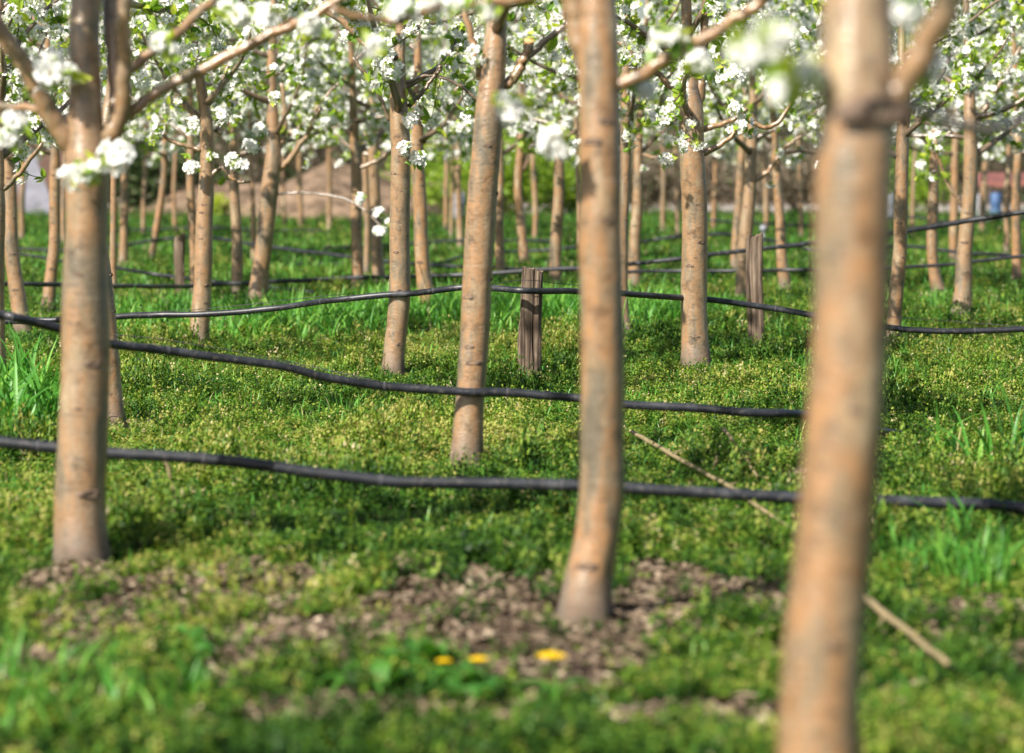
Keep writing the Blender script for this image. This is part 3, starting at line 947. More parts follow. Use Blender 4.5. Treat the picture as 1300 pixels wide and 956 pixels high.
# ---------------------------------------------------------------- middle distance
MID = [
    ([(34, 428, 24), (24, 390, 21), (16, 330, 19), (13, 270, 18), (10, 200, 16), (8, 130, 14)], 'grey pear trunk by the left edge with foot curving right, behind two hoses', []),
    ([(-6, 480, 26), (-6, 380, 25), (-5, 280, 23), (-4, 200, 20), (-2, 120, 16)], 'pear tree cut off by the left edge, its dark twig reaching up right',
     [(-.1, (-4, 246, 8), (14, 232, 7), (34, 208, 6), (54, 182, 5))]),
    ([(61, 397, 18), (64, 355, 16), (69, 300, 15), (70, 230, 14), (69, 180, 12)], 'pear trunk close left of the large blurred left trunk, leaning slightly right', []),
    ([(144, 378, 10), (144, 320, 9), (144, 250, 9), (146, 190, 8)], 'thin pear trunk peeping out right beside the large blurred left trunk', []),
    ([(157, 342, 12), (157, 300, 11), (158, 250, 11), (160, 190, 9)], 'dark-edged distant pear trunk, second from the large blurred left trunk', []),
    ([(191, 334, 9), (197, 300, 9), (205, 250, 9), (210, 190, 8)], 'distant pear trunk slanting to the right, left of the slim orange trunk', []),
    ([(248, 380, 11), (246, 320, 11), (243, 260, 11), (242, 200, 10)], 'pear trunk showing as a strip at the left edge of the slim orange trunk', []),
    ([(301, 380, 15), (301, 320, 14), (298, 250, 13), (296, 190, 12)], 'upright pear trunk between the slim orange trunk and the one with long bare twig', []),
    ([(322, 338, 8), (322, 290, 7), (320, 240, 6), (318, 190, 6)], 'very thin far pear trunk close left of the right-leaning trunk', []),
    ([(454, 374, 15), (453, 300, 14), (452, 230, 14), (450, 170, 12)], 'straight pear trunk left of a matching pair, behind the white blossom twig',
     [(-.05, (454, 214, 5), (478, 204, 5), (498, 190, 4), (520, 168, 4))]),
    ([(466, 352, 8), (466, 300, 8), (465, 240, 8), (464, 190, 7)], 'narrow shaded pear trunk squeezed between the matching pair', []),
    ([(482, 364, 16), (478, 300, 15), (475, 230, 14), (474, 180, 13)], 'straight pear trunk right of a matching pair, behind the white blossom twig', []),
    ([(635, 360, 13), (634, 300, 12), (634, 240, 11), (634, 180, 10)], 'pear trunk close right of the sharp right-leaning central trunk', []),
    ([(669, 340, 13), (662, 295, 12), (658, 240, 11), (661, 180, 10)], 'bent pear trunk with a dark hollow, above the split stump stake',
     [(.05, (660, 222, 8), (668, 205, 8), (672, 180, 6))]),
    ([(704, 368, 16), (706, 310, 15), (709, 250, 14), (710, 190, 13)], 'upright pear trunk in front of the green bush, left of the crooked-foot trunk', []),
    ([(800, 432, 22), (791, 400, 16), (789, 350, 15), (791, 280, 15), (793, 210, 15), (794, 130, 13)], 'grey pear trunk hugging the right side of the crooked-foot trunk, foot kicked right', []),
    ([(806, 370, 17), (806, 310, 15), (809, 250, 13), (811, 190, 11)], 'pale pear trunk between the crooked-foot trunk and the orange-brown one',
     [(-.05, (812, 196, 5), (835, 200, 4), (858, 196, 4))]),
    ([(933, 348, 12), (935, 300, 12), (939, 240, 11), (942, 190, 10)], 'mottled pear trunk just left of the one behind the tall wooden stake', []),
    ([(942, 384, 20), (944, 340, 19), (949, 280, 17), (953, 210, 15), (956, 150, 13)], 'orange pear trunk leaning right behind the tall wooden stake',
     [(-.05, (958, 230, 6), (975, 218, 6), (990, 196, 5), (1005, 180, 4), (1030, 165, 3))]),
    ([(1000, 375, 16), (993, 330, 14), (989, 270, 12), (986, 210, 11)], 'dark topped pear trunk with foot bent right, between the tall stake and the nearest trunk', []),
    ([(1134, 440, 19), (1137, 380, 19), (1142, 310, 18), (1144, 240, 18), (1145, 170, 17), (1147, 110, 14)], 'pear trunk in dappled shade at the right side of the nearest trunk',
     [(.05, (1148, 172, 5), (1142, 150, 5), (1128, 130, 5))]),
    ([(1197, 378, 19), (1187, 350, 15), (1183, 300, 14), (1186, 220, 13), (1188, 170, 11)], 'pear trunk with foot swept right, between the dappled trunk and the pale one at right', []),
    ([(1210, 334, 11), (1211, 280, 11), (1212, 220, 10), (1213, 180, 9)], 'shaded pear trunk close behind the left of the pale trunk at right', []),
    ([(1219, 404, 24), (1223, 355, 22), (1228, 280, 19), (1232, 210, 18), (1232, 150, 16)], 'pale pear trunk at right with a drooping dark shoot joining it from above',
     [(-.05, (1222, 262, 5), (1206, 240, 4), (1194, 208, 4), (1186, 176, 4)), (0, (1232, 170, 8), (1262, 120, 6), (1295, 60, 5))]),
    ([(1278, 326, 9), (1278, 280, 8), (1279, 230, 8), (1280, 190, 7)], 'shaded far pear trunk left of the last trunk at the right edge', []),
    ([(1292, 362, 13), (1290, 310, 12), (1290, 250, 11), (1292, 190, 10)], 'last pear trunk before the right edge, dark at the foot', []),
]
for i, (pts, lab, lm) in enumerate(MID):
    pear_tree(pts, lab, limbs=lm, crown=dict(zleaf=.88, z0=1.0, nlimb=10, lowq=i not in (0, 1, 9, 11, 15, 18, 20, 23), zf=1.1), seed=20 + i,
              knots=[(.25 + .2 * k, math.radians(-90 + random.uniform(-50, 50)), .38) for k in range(4)])
# ---------------------------------------------------------------- far rows
FAR = [
    (27, 308, 8, 'far pear trunk in front of the white sheet on the left'),
    (82, 314, 8, 'thin far pear trunk just left of the large blurred left trunk'),
    (181, 304, 6, 'faint far pear trunk second left of the slim orange trunk'),
    (222, 299, 6, 'faint far pear trunk above the low grey post'),
    (361, 294, 5, 'thin far pear trunk at the left foot of the earth mound'),
    (383, 300, 6, 'thin far pear trunk before the middle of the earth mound'),
    (418, 296, 5, 'thin far pear trunk before the right of the earth mound'),
    (508, 312, 8, 'far pear trunk hidden behind the sharp centre left trunk'),
    (566, 300, 7, 'far pear trunk beside the white drum'),
    (573, 307, 9, 'far pear trunk with a forked top right of the white drum'),
    (585, 322, 11, 'far pear trunk left of the sharp right-leaning central trunk'),
    (679, 310, 9, 'far pear trunk between the bent one and the upright one, before the green bush'),
    (738, 318, 9, 'far pear trunk hidden behind the crooked-foot trunk'),
    (841, 300, 6, 'thin far pear trunk left of the orange-brown trunk, farthest one there'),
    (860, 312, 9, 'far pear trunk against the left side of the orange-brown trunk'),
    (905, 298, 9, 'far pear trunk right of the orange-brown trunk'),
    (972, 300, 5, 'far thin pear trunk above the tall wooden stake, before the pale track'),
    (1018, 306, 7, 'far pear trunk just left of the nearest trunk'),
    (1065, 315, 9, 'far pear trunk hidden behind the nearest trunk'),
    (1158, 305, 7, 'far pear trunk right of the dappled trunk'),
    (1246, 302, 7, 'far pear trunk before the red cover at right'),
    (103, 345, 12, 'far pear tree standing behind the large blurred left trunk'),
]
# four shared crowns for the far rows: the first tree of each is built, the others are copies
protos = []
for i, (px, py, w, lab) in enumerate(FAR):
    r = random.Random(i)
    if i < 5:
        t = pear_tree([(px, py, w), (px + r.uniform(-2, 2), py - .45 * (py - 190), w * .93), (px + r.uniform(-4, 4), 195, w * .85)], lab,
                      crown=dict(zleaf=.86, z0=.98, nlimb=10, lowq=True, dens=1.0, top=2.8), seed=60 + i, group='far pear trees in the last rows', knots=0)
        protos.append((t, w / (1 / ground_at(px, py)[1])))
    else:
        src, _ = protos[i % 5]
        g = ground_at(px, py)
        t = src.copy(); C.objects.link(t); t['label'] = lab
        t.location = (float(g[0]), float(g[1]), 0); t.rotation_euler = (0, 0, r.uniform(0, 6.28))
        s = r.uniform(.93, 1.06); t.scale = (s, s, s)
        for ch in list(src.children):
            c = ch.copy(); C.objects.link(c); c.parent = t
            for gch in ch.children:
                d = gch.copy(); C.objects.link(d); d.parent = c


# ------------------------------------------------------------------ drip hoses
def hose(pts, label, dia=.026, rings=(), group='black drip irrigation hoses', name='drip_hose'):
    r = np.random.default_rng(len(label))
    W = np.array([[*at(px, py, Y)] for (px, py, Y) in pts])
    Q = catmull(W, 10)
    t = np.linspace(0, 1, len(Q)); n = len(Q)
    L = np.concatenate([[0], np.cumsum(np.linalg.norm(np.diff(Q, axis=0), axis=1))])
    Q[:, 2] += .0045 * (fbm(L * 5.5 + len(label), L * 0 + 3.3, 2) - .5) * 2
    base = Q[n // 2].copy()
    e = empty(name, base, label, 'irrigation hose', group)
    B = Buf(); tube(B, Q, dia / 2, 14, lump=.05)
    B.build('hose', M['hose'], e, loc=base, smooth=True)
    for px in rings:
        # find the point nearest this photo column
        xs = 650 + FPX * Q[:, 0] / (Q[:, 1] * CO - (Q[:, 2] - EYE) * SI)
        k = int(np.clip(np.argmin(abs(xs - px)), 1, n - 2)); d = Q[k + 1] - Q[k - 1]; d /= np.linalg.norm(d)
        B = Buf(); tube(B, np.array([Q[k] - d * .003, Q[k] + d * .003]), dia * .54, 14)
        B.build('ring', M['clip'], e, loc=base, smooth=False)
    return e


def wire(pts, label, dia=.0035):
    W = np.array([[*at(px, py, Y)] for (px, py, Y) in pts]); Q = catmull(W, 8); base = Q[len(Q) // 2].copy()
    B = Buf(); tube(B, Q, dia / 2, 6)
    o = B.build('support_wire', M['wire'], None, loc=base, smooth=True)
    tag(o, label, 'wire', 'thin wires along the hoses')


hose([(-60, 556, 7.5), (0, 561, 7.5), (70, 568, 7.5), (140, 576, 7.5), (210, 579, 7.5), (280, 584, 7.5), (350, 592, 7.5), (420, 602, 7.5), (500, 612, 7.5), (580, 614, 7.5),
      (660, 614, 7.5), (735, 616, 7.5), (800, 620, 7.5), (880, 625, 7.5), (950, 628, 7.5), (1020, 631, 7.5), (1120, 635, 7.5), (1200, 639, 7.5), (1260, 642, 7.5), (1360, 650, 7.5)],
     'nearest thick black hose sagging low across the whole view, over the grass', .0315, (52, 260, 353, 485, 712, 1254))
hose([(-60, 392, 8.6), (0, 399, 8.7), (18, 402, 8.7), (45, 408, 8.75), (80, 417, 8.8), (110, 428, 8.85), (150, 438, 8.9), (220, 447, 9.0), (290, 455, 9.05), (360, 466, 9.1), (420, 480, 9.15),
      (480, 490, 9.2), (560, 496, 9.22), (600, 498, 9.23), (650, 498, 9.25), (735, 506, 9.25), (800, 514, 9.25), (880, 518, 9.25), (960, 524, 9.25), (1010, 526, 9.35), (1080, 540, 9.8), (1150, 551, 10.3), (1220, 549, 10.5), (1360, 546, 10.65)],
     'second black hose, dropping from the left edge across the right-leaning central trunk', .029, (16, 486, 641, 215, 932))
hose([(-60, 405, 13.5), (0, 408, 13.5), (60, 407, 13.4), (145, 402, 13.4), (200, 400, 13.4), (250, 399, 13.35), (340, 392, 13.3), (390, 386, 13.2), (430, 380, 13.05), (500, 374, 12.98), (545, 370, 13.0), (590, 365, 13.0), (640, 367, 12.84), (675, 369, 12.80),
      (735, 370, 13.1), (800, 373, 13.3), (860, 378, 13.5), (900, 381, 13.62), (950, 387, 13.7), (1000, 394, 13.7), (1060, 405, 13.7), (1130, 416, 13.7), (1170, 420, 13.7), (1225, 421, 13.7), (1290, 418, 13.7), (1370, 414, 13.7)],
     'third black hose, rising over the split stump stake and across two sharp trunks', .029, (188, 408, 986, 838, 1240, 548))
hose([(-60, 360, 17.3), (0, 360, 17.4), (60, 361, 17.6), (145, 363, 18.2), (240, 363, 19.6), (320, 359, 19.8), (400, 355, 19.9), (470, 352, 19.9), (560, 350, 19.9), (620, 347, 19.8), (700, 342, 19.6), (760, 340, 19.4), (800, 335, 19.2),
      (870, 328, 19.0), (920, 321, 18.7), (975, 315, 18.4), (1030, 309, 18.1), (1090, 301, 17.7), (1155, 292, 17.3), (1220, 282, 17.0), (1300, 269, 16.8), (1370, 258, 16.6)],
     'fourth black hose, level at left and climbing steadily to the right edge', .030, (159, 917, 470))
hose([(136, 335, 21), (160, 342, 21), (205, 349, 21), (260, 356, 20.6), (330, 363, 20.2), (400, 372, 19.6), (450, 378, 19.2), (485, 382, 18.9)],
     'hose sloping down right from the large blurred left trunk into the long grass', .026)
hose([(-40, 314, 26), (0, 316, 26), (60, 317, 26), (110, 318, 26), (150, 312, 26), (215, 303, 26), (268, 302, 25.5), (325, 311, 25), (420, 323, 24), (500, 333, 23.5), (590, 339, 23), (680, 342, 23), (730, 344, 23)],
     'distant hose dipping between the left edge and the central trunks', .03)
hose([(340, 337, 25), (420, 335, 25), (500, 335, 25), (560, 333, 25), (590, 325, 25.5), (640, 320, 26), (700, 317, 26), (740, 313, 26), (808, 308, 26), (864, 300, 26), (930, 298, 26), (998, 309, 26), (1040, 318, 26), (1150, 313, 25), (1213, 320, 24), (1300, 325, 24), (1360, 330, 24)],
     'distant hose waving behind the stakes from the centre to the right edge', .03)
hose([(740, 347, 20.4), (794, 345, 20.4), (862, 344, 20.4), (930, 344, 20.2), (998, 343, 20.2), (1060, 342, 20), (1153, 339, 20), (1210, 335, 20), (1254, 330, 20), (1300, 325, 20), (1360, 318, 20)],
     'level hose behind the tall wooden stake, just under the climbing one', .026)
hose([(20, 322, 23), (60, 328, 23), (110, 336, 23), (150, 338, 23)], 'short stretch of hose left of the large blurred left trunk, above the fourth hose', .026)
hose([(-40, 312, 33), (25, 308, 33), (60, 301, 33), (110, 296, 33), (170, 292, 33), (268, 289, 33), (330, 292, 33), (420, 293, 33)], 'farthest hose at the left, thin against the grass before the mound', .03)
hose([(900, 280, 33), (980, 284, 33), (1040, 286, 33), (1153, 276, 33), (1220, 283, 33), (1300, 276, 33), (1350, 274, 33)], 'farthest hose at the right, before the pale track', .03)
hose([(410, 315, 28), (480, 312, 28), (570, 306, 28), (640, 305, 28), (700, 306, 28)], 'far hose crossing behind the matching pair of trunks', .03)
wire([(165, 397, 13.3), (250, 393, 13.2), (340, 384, 13.1), (400, 377, 13.0), (440, 373, 13)], 'thin black wire just above the third hose at left')
wire([(145, 425, 9.4), (200, 430, 9.4), (250, 438, 9.4), (300, 446, 9.4), (380, 462, 9.4), (480, 484, 9.3)], 'thin wire above the second hose, left of the centre')
wire([(626, 361, 13.1), (650, 357, 12.86), (676, 356, 12.80), (710, 360, 13.0), (760, 365, 13.1)], 'thin wire wrapped round the split stump stake')
wire([(1150, 289, 17.3), (1220, 278, 17.0), (1300, 264, 16.8), (1360, 254, 16.6)], 'thin wire above the climbing hose at right')
wire([(1128, 402, 14.2), (1170, 405, 14.2), (1213, 408, 14.2), (1260, 412, 14.1), (1360, 418, 14)], 'thin wire above the third hose at right')


# ------------------------------------------------------------------ wooden stakes
def stave(parent, base, bottom, top, w, d, r, seed, slant=0):
    """one riven length of weathered timber with grooves and a splintered top"""
    n = 40; k = 30
    B = Buf(); V = []
    sup = r.normal(size=n) * .03
    for i in range(k):
        t = i / (k - 1)
        c = bottom * (1 - t) + top * t + np.array([.005 * math.sin(t * 5 + 1), 0, 0])
        for j in range(n):
            a = j / n * 6.283
            ca, sa = math.cos(a), math.sin(a)
            e = .62
            x = math.copysign(abs(ca) ** e, ca) * w / 2; y = math.copysign(abs(sa) ** e, sa) * d / 2
            g = 1 + sup[j] + .34 * (float(vnoise(j * .3 + seed, t * 2.6)) - .5) + .10 * (float(vnoise(j * 1.7 + seed, t * 4)) - .5)
            flare = 1 + .10 * (1 - t) ** 3
            z = 0
            if i >= k - 2:
                z = (slant * x / w * .03 + .012 * (float(vnoise(j * 1.7 + seed, 4.4)) - .5))
            V.append([c[0] + x * g * flare, c[1] + y * g * flare, c[2] + z])
    f = [[i * n + j, i * n + (j + 1) % n, (i + 1) * n + (j + 1) % n, (i + 1) * n + j] for i in range(k - 1) for j in range(n)]
    # closing top: shrink ring
    off = len(V); c = np.mean(np.array(V[-n:]), 0)
    for j in range(n):
        q = np.array(V[(k - 1) * n + j]); V.append(c + (q - c) * .04 - np.array([0, 0, .003]))
    f += [[(k - 1) * n + j, (k - 1) * n + (j + 1) % n, off + (j + 1) % n, off + j] for j in range(n)]
    B.add(np.array(V), f)
    return B.build('stave', M['wood'], parent, loc=base, smooth=False)


r_ = np.random.default_rng(4)
g = ground_at(675, 484); Y = g[1]; BASES.append((g[0], Y)); BASES.append((g[0], Y - .3)); base = np.array([g[0], Y, 0])
st = empty('wooden_stake', base, 'short split stump stake with two cracked halves, hose tied across it', 'stake', 'weathered wooden stakes')
b0 = at(667, 484, Y); b0[2] = -.05; stave(st, base, b0, at(671, 340, Y), metre(16, Y), .07, r_, 1.0, -.3)
b0 = at(680, 484, Y + .01); b0[2] = -.05; stave(st, base, b0, at(684, 343, Y + .01), metre(12, Y), .075, r_, 2.7, -.5)
b0 = at(657, 490, Y - .01); b0[2] = -.04; stave(st, base, b0, at(664, 400, Y - .01), metre(6, Y), .03, r_, 4.7, 1)
g = ground_at(962, 441); Y = g[1]; BASES.append((g[0], Y)); base = np.array([g[0], Y, 0])
st = empty('wooden_stake', base, 'tall grey-brown wooden stake with a flat sawn top, left of the nearest trunk', 'stake', 'weathered wooden stakes')
b0 = at(961, 441, Y); b0[2] = -.05; stave(st, base, b0, at(961, 299, Y), metre(15, Y), .06, r_, 6.1, 1)
b0 = at(951, 441, Y + .02); b0[2] = -.05; stave(st, base, b0, at(950, 301, Y + .02), metre(4.5, Y), .05, r_, 7.9, 1)
g = ground_at(228, 378); Y = g[1]; base = np.array([g[0], Y, 0])
st = empty('wooden_stake', base, 'low grey post left of the slim orange trunk', 'stake', 'weathered wooden stakes')
b0 = at(228, 378, Y); b0[2] = -.05; stave(st, base, b0, at(229, 298, Y), metre(12, Y), .06, r_, 9.1, 1)
# marker with pale cap
g = ground_at(969, 316); Y = g[1]
e = empty('marker_post', g, 'thin marker post with a pale cap above the tall wooden stake', 'post')
B = Buf(); tube(B, np.array([g, at(969, 292, Y)]), .012, 8); B.build('post', M['white'], e, loc=g, smooth=True)
B = Buf(); tube(B, np.array([at(969, 293, Y), at(969, 287, Y)]), .036, 10); B.build('cap', M['white'], e, loc=g, smooth=True)


build_cover()


# ------------------------------------------------------------------ dry stalks
def stalk(pts, label, w):
    P = np.array([at(px, py, Y) for px, py, Y in pts]); Q = catmull(P, 6)
    Q += rng.normal(size=Q.shape) * .0015
    B = Buf(); tube(B, Q, np.linspace(w, w * .7, len(Q)) / 2, 8, tint=.6, lump=.2)
    for j in range(3):
        k = int(len(Q) * (.3 + .2 * j)); d = rng.normal(size=3) * .02
        tube(B, np.array([Q[k], Q[k] + d]), [w * .3, w * .1], 5, tint=.4)
    tag(B.build('dry_stalk', M['straw'], None, loc=Q[len(Q) // 2], smooth=True), label, 'stalk', 'dry straw-coloured stalks')


stalk([(803, 549, 9.9), (845, 572, 9.3), (890, 598, 8.7), (932, 622, 8.1), (1004, 672, 7.6)], 'long dry stalk lying across the weeds left of the nearest trunk', .016)
stalk([(1090, 752, 6.15), (1130, 785, 5.9), (1160, 808, 5.7), (1202, 842, 5.4)], 'dry stalk lying on the ground right of the nearest trunk', .017)
stalk([(918, 545, 9.4), (940, 572, 9.0), (962, 606, 8.6)], 'short brown dry stalk under the second hose', .012)
stalk([(210, 582, 7.8), (217, 610, 7.8), (225, 640, 7.8)], 'pale straw stem standing right of the large blurred left trunk', .010)
stalk([(532, 335, 16.5), (541, 370, 16.3), (547, 420, 16.0), (547, 470, 13.2)], 'fine straw stem leaning on the trunk with its foot kicked out right', .006)
stalk([(904, 596, 8.6), (910, 580, 8.6)], 'tiny straw stub below the second hose', .006)


# ------------------------------------------------------------------ dandelions
def dandelion(px, py, w, gy, label, nleaf=7, lsz=.12, tilt=0.0, closed=False):
    r = np.random.default_rng(int(px))
    g = ground_at(px + 4, gy); Y = g[1]
    e = empty('dandelion', g, label, 'flower', 'yellow dandelions')
    top = at(px, py, Y)
    B = Buf(); tube(B, catmull(np.array([g + [0, 0, -.01], (g + top) / 2 + [.008, 0, 0], top - [0, 0, .008]]), 5), .0022, 7)
    B.build('stem', M['stem'], e, loc=g, smooth=True)
    R = metre(w, Y) / 2
    B = Buf()
    rings = [(1.0, .10, 42), (.86, .28, 36), (.68, .46, 28), (.48, .62, 20), (.26, .75, 12)]
    for (q, up, n) in rings:
        for k in range(n):
            a = k / n * 6.283 + r.random() * .15; rr = R * q * (.92 + .14 * r.random())
            ca, sa = math.cos(a), math.sin(a); s = np.array([-sa, ca, 0]) * R * .055
            p0 = top + np.array([ca, sa, 0]) * R * .1; p1 = top + np.array([ca * rr * .6, sa * rr * .6, R * up * .38]); p2 = top + np.array([ca * rr, sa * rr, R * up * .34])
            B.add([p0 - s * .3, p0 + s * .3, p1 + s, p1 - s], [[0, 1, 2, 3]]); B.add([p1 - s, p1 + s, p2 + s * .9, p2 - s * .9], [[0, 1, 2, 3]])
    B.build('flower_head', M['yellow'], e, loc=g)
    for k in range(nleaf):
        B = Buf(); a = k / nleaf * 6.283 + r.normal() * .3; L = lsz * (.7 + .5 * r.random()); m = 11
        ca, sa = math.cos(a), math.sin(a); side = np.array([-sa, ca, 0])
        V = []
        for i in range(m):
            h = i / (m - 1); c = g + np.array([ca, sa, 0]) * L * h + np.array([0, 0, L * (.75 * math.sin(h * 2.6)) * .62])
            ww = L * .16 * math.sin(min(1, .12 + h * 1.0) * math.pi * .92) * (1 if i % 2 else .55) + .001
            V += [c + side * ww + [0, 0, .006], c, c - side * ww + [0, 0, .006]]
        f = []
        for i in range(m - 1):
            f += [[3 * i, 3 * i + 1, 3 * i + 4, 3 * i + 3], [3 * i + 1, 3 * i + 2, 3 * i + 5, 3 * i + 4]]
        B.add(np.array(V), f, float(np.clip(.5 + r.normal() * .3, 0, 1)))
        B.build('leaf', M['dand_leaf'], e, loc=g, smooth=True)


dandelion(700, 833, 40, 890, 'widest open yellow dandelion, rightmost, in front of the crooked-foot trunk', 5, .07)
dandelion(608, 837, 27, 884, 'middle yellow dandelion, partly closed among leaves', 6, .09)
dandelion(564, 839, 21, 880, 'small dim yellow dandelion beside the broad toothed leaves', 7, .10)
dandelion(458, 852, 12, 888, 'leftmost tiny yellow dandelion low in the grass', 6, .09)


def rosette(px, py, n, lsz, label):
    r = np.random.default_rng(int(px * 3)); g = ground_at(px, py)
    e = empty('leafy_weed', g, label, 'plant', 'broad leaved weeds')
    for k in range(n):
        B = Buf(); a = k / n * 6.283 + r.normal() * .3; L = lsz * (.7 + .5 * r.random()); m = 9
        ca, sa = math.cos(a), math.sin(a); side = np.array([-sa, ca, 0]); V = []
        rise = .5 + .6 * r.random()
        for i in range(m):
            h = i / (m - 1); c = g + np.array([ca, sa, 0]) * L * h * .9 + np.array([0, 0, L * rise * math.sin(h * 2.3) * .8])
            ww = L * .24 * math.sin(min(1, .10 + h * .95) * math.pi) + .0015
            V += [c + side * ww + [0, 0, .010], c, c - side * ww + [0, 0, .010]]
        f = []
        for i in range(m - 1): f += [[3 * i, 3 * i + 1, 3 * i + 4, 3 * i + 3], [3 * i + 1, 3 * i + 2, 3 * i + 5, 3 * i + 4]]
        B.add(np.array(V), f, float(np.clip(.5 + r.normal() * .3, 0, 1)))
        B.build('leaf', M['dand_leaf'], e, loc=g, smooth=True)


rosette(535, 868, 9, .10, 'broad green leaves left of the dandelions at the bottom centre')
rosette(478, 885, 7, .08, 'broad-leaved weed further left than the one beside the dandelions')
rosette(590, 905, 7, .06, 'broad green leaves in front of the middle dandelions')
rosette(250, 845, 6, .06, 'small leafy weed on the mulch at the bottom left')
rosette(232, 830, 7, .07, 'upright leafy weed left of the bare mulch patch')


# ------------------------------------------------------------------ beyond the orchard
def box(B, x0, x1, y0, y1, z0, z1, m=0):
    v = [(x0, y0, z0), (x1, y0, z0), (x1, y1, z0), (x0, y1, z0), (x0, y0, z1), (x1, y0, z1), (x1, y1, z1), (x0, y1, z1)]
    B.add(v, [[0, 3, 2, 1], [4, 5, 6, 7], [0, 1, 5, 4], [1, 2, 6, 5], [2, 3, 7, 6], [3, 0, 4, 7]], .5, m)


def mound(name, cx, cy, rx, ry, h, seed, label=None):
    n = 60; X, Yv = np.meshgrid(np.linspace(-1, 1, n), np.linspace(-1, 1, n), indexing='ij')
    d = np.sqrt(X ** 2 + Yv ** 2)
    Z = h * np.clip(1 - d, 0, 1) ** .7 * (.75 + .5 * fbm(X * 3 + seed, Yv * 3, 4)) + .06 * h * fbm(X * 14 + seed, Yv * 14, 3) * (d < 1) - .03
    i = np.arange(n - 1)[:, None]; j = np.arange(n - 1)[None]
    f = np.stack([i * n + j, (i + 1) * n + j, (i + 1) * n + j + 1, i * n + j + 1], -1).reshape(-1, 4)
    B = Buf(); B.add(np.stack([cx + X * rx, cy + Yv * ry, Z], -1).reshape(-1, 3), f)
    o = B.build(name, M['dirt'], smooth=True)
    tag(o, kind='structure')
    return o


def X_at(px, Y): return float(at(px, 250, Y)[0])


mound('earth_mound', X_at(425, 43), 43, 1.7, 2.4, .88, 3)
mound('earth_mound', X_at(300, 46), 46, 2.2, 2.6, .62, 9)
mound('earth_mound', X_at(480, 47), 47, 2.4, 2.6, .75, 14)
B = Buf(); B.add([(-60, 47.5, .01), (60, 47.5, .01), (60, 54, .01), (-60, 54, .01)], [[0, 1, 2, 3]])
tag(B.build('dirt_track', M['road']), kind='structure')

# brick shed at the left
Ys = 46.0; x0, x1 = X_at(-190, Ys), X_at(92, Ys)
sb = np.array([(x0 + x1) / 2, Ys, 0])
sh = empty('shed', sb, 'reddish brown brick shed in the background at the left', 'building')
B = Buf(); box(B, x0, x1, Ys, Ys + 3.5, -.05, 2.3); B.build('wall', M['brick'], sh, loc=sb)
B = Buf(); B.add([(x0 - .3, Ys - .35, 2.22), (x1 + .3, Ys - .35, 2.22), (x1 + .3, Ys + 1.75, 3.2), (x0 - .3, Ys + 1.75, 3.2), (x0 - .3, Ys + 3.85, 2.22), (x1 + .3, Ys + 3.85, 2.22),
                  (x0 - .3, Ys - .35, 2.30), (x1 + .3, Ys - .35, 2.30), (x1 + .3, Ys + 1.75, 3.28), (x0 - .3, Ys + 1.75, 3.28), (x0 - .3, Ys + 3.85, 2.30), (x1 + .3, Ys + 3.85, 2.30)],
                 [[0, 1, 2, 3], [3, 2, 5, 4], [6, 7, 8, 9], [9, 8, 11, 10], [0, 1, 7, 6], [4, 5, 11, 10], [0, 3, 9, 6], [3, 4, 10, 9], [1, 2, 8, 7], [2, 5, 11, 8]])
B.build('roof', M['roof'], sh, loc=sb)
B = Buf(); box(B, x0 + 1.0, x0 + 1.9, Ys - .03, Ys + .02, .9, 1.7); w = B.build('window', M['dark'], sh, loc=sb)
# white sheet leaning by the shed
q = [at(16, 196, 44.5), at(44, 196, 44.5), at(76, 285, 43.8), at(30, 285, 43.8)]
B = Buf(); q = np.array(q); B.add(np.vstack([q, q + [0, .03, 0]]), [[0, 1, 2, 3], [4, 5, 6, 7], [0, 1, 5, 4], [1, 2, 6, 5], [2, 3, 7, 6], [3, 0, 4, 7]])
tag(B.build('white_sheet', M['sheet'], None, loc=q.mean(0)), 'white sheet leaning against the brick shed', 'sheet')


def drum(px, py, w, h, Y, m, label):
    g = ground_at(px, py) if Y is None else None
    b = at(px, py, Y); b[2] = 0; R = metre(w, Y) / 2; H = metre(h, Y)
    e = empty('drum', b, label, 'drum')
    prof = [(0, .02), (.9, .0), (1, .03), (1, .30), (1.05, .33), (1, .36), (1, .64), (1.05, .67), (1, .70), (1, .93), (.85, 1.0), (.05, 1.0)]
    n = 20; V = [[b[0] + math.cos(k / n * 6.283) * R * q_, b[1] + math.sin(k / n * 6.283) * R * q_, H * z] for q_, z in prof for k in range(n)]
    f = [[i * n + k, i * n + (k + 1) % n, (i + 1) * n + (k + 1) % n, (i + 1) * n + k] for i in range(len(prof) - 1) for k in range(n)]
    B = Buf(); B.add(V, f); B.build('barrel', m, e, loc=b, smooth=True)
    B = Buf(); tube(B, np.array([[b[0] + R * .4, b[1], H], [b[0] + R * .4, b[1], H + .03]]), R * .16, 8); B.build('lid', m, e, loc=b, smooth=True)


drum(582, 288, 17, 40, 40, M['white'], 'white drum beyond the far trees, left of the right-leaning central trunk')
drum(1264, 283, 14, 38, 41, M['blue'], 'blue drum under the red cover at the right')
drum(1246, 283, 12, 36, 41.3, M['white'], 'pale drum left of the blue one under the red cover')
drum(1128, 283, 12, 36, 41, M['white'], 'pale drum just right of the nearest trunk')
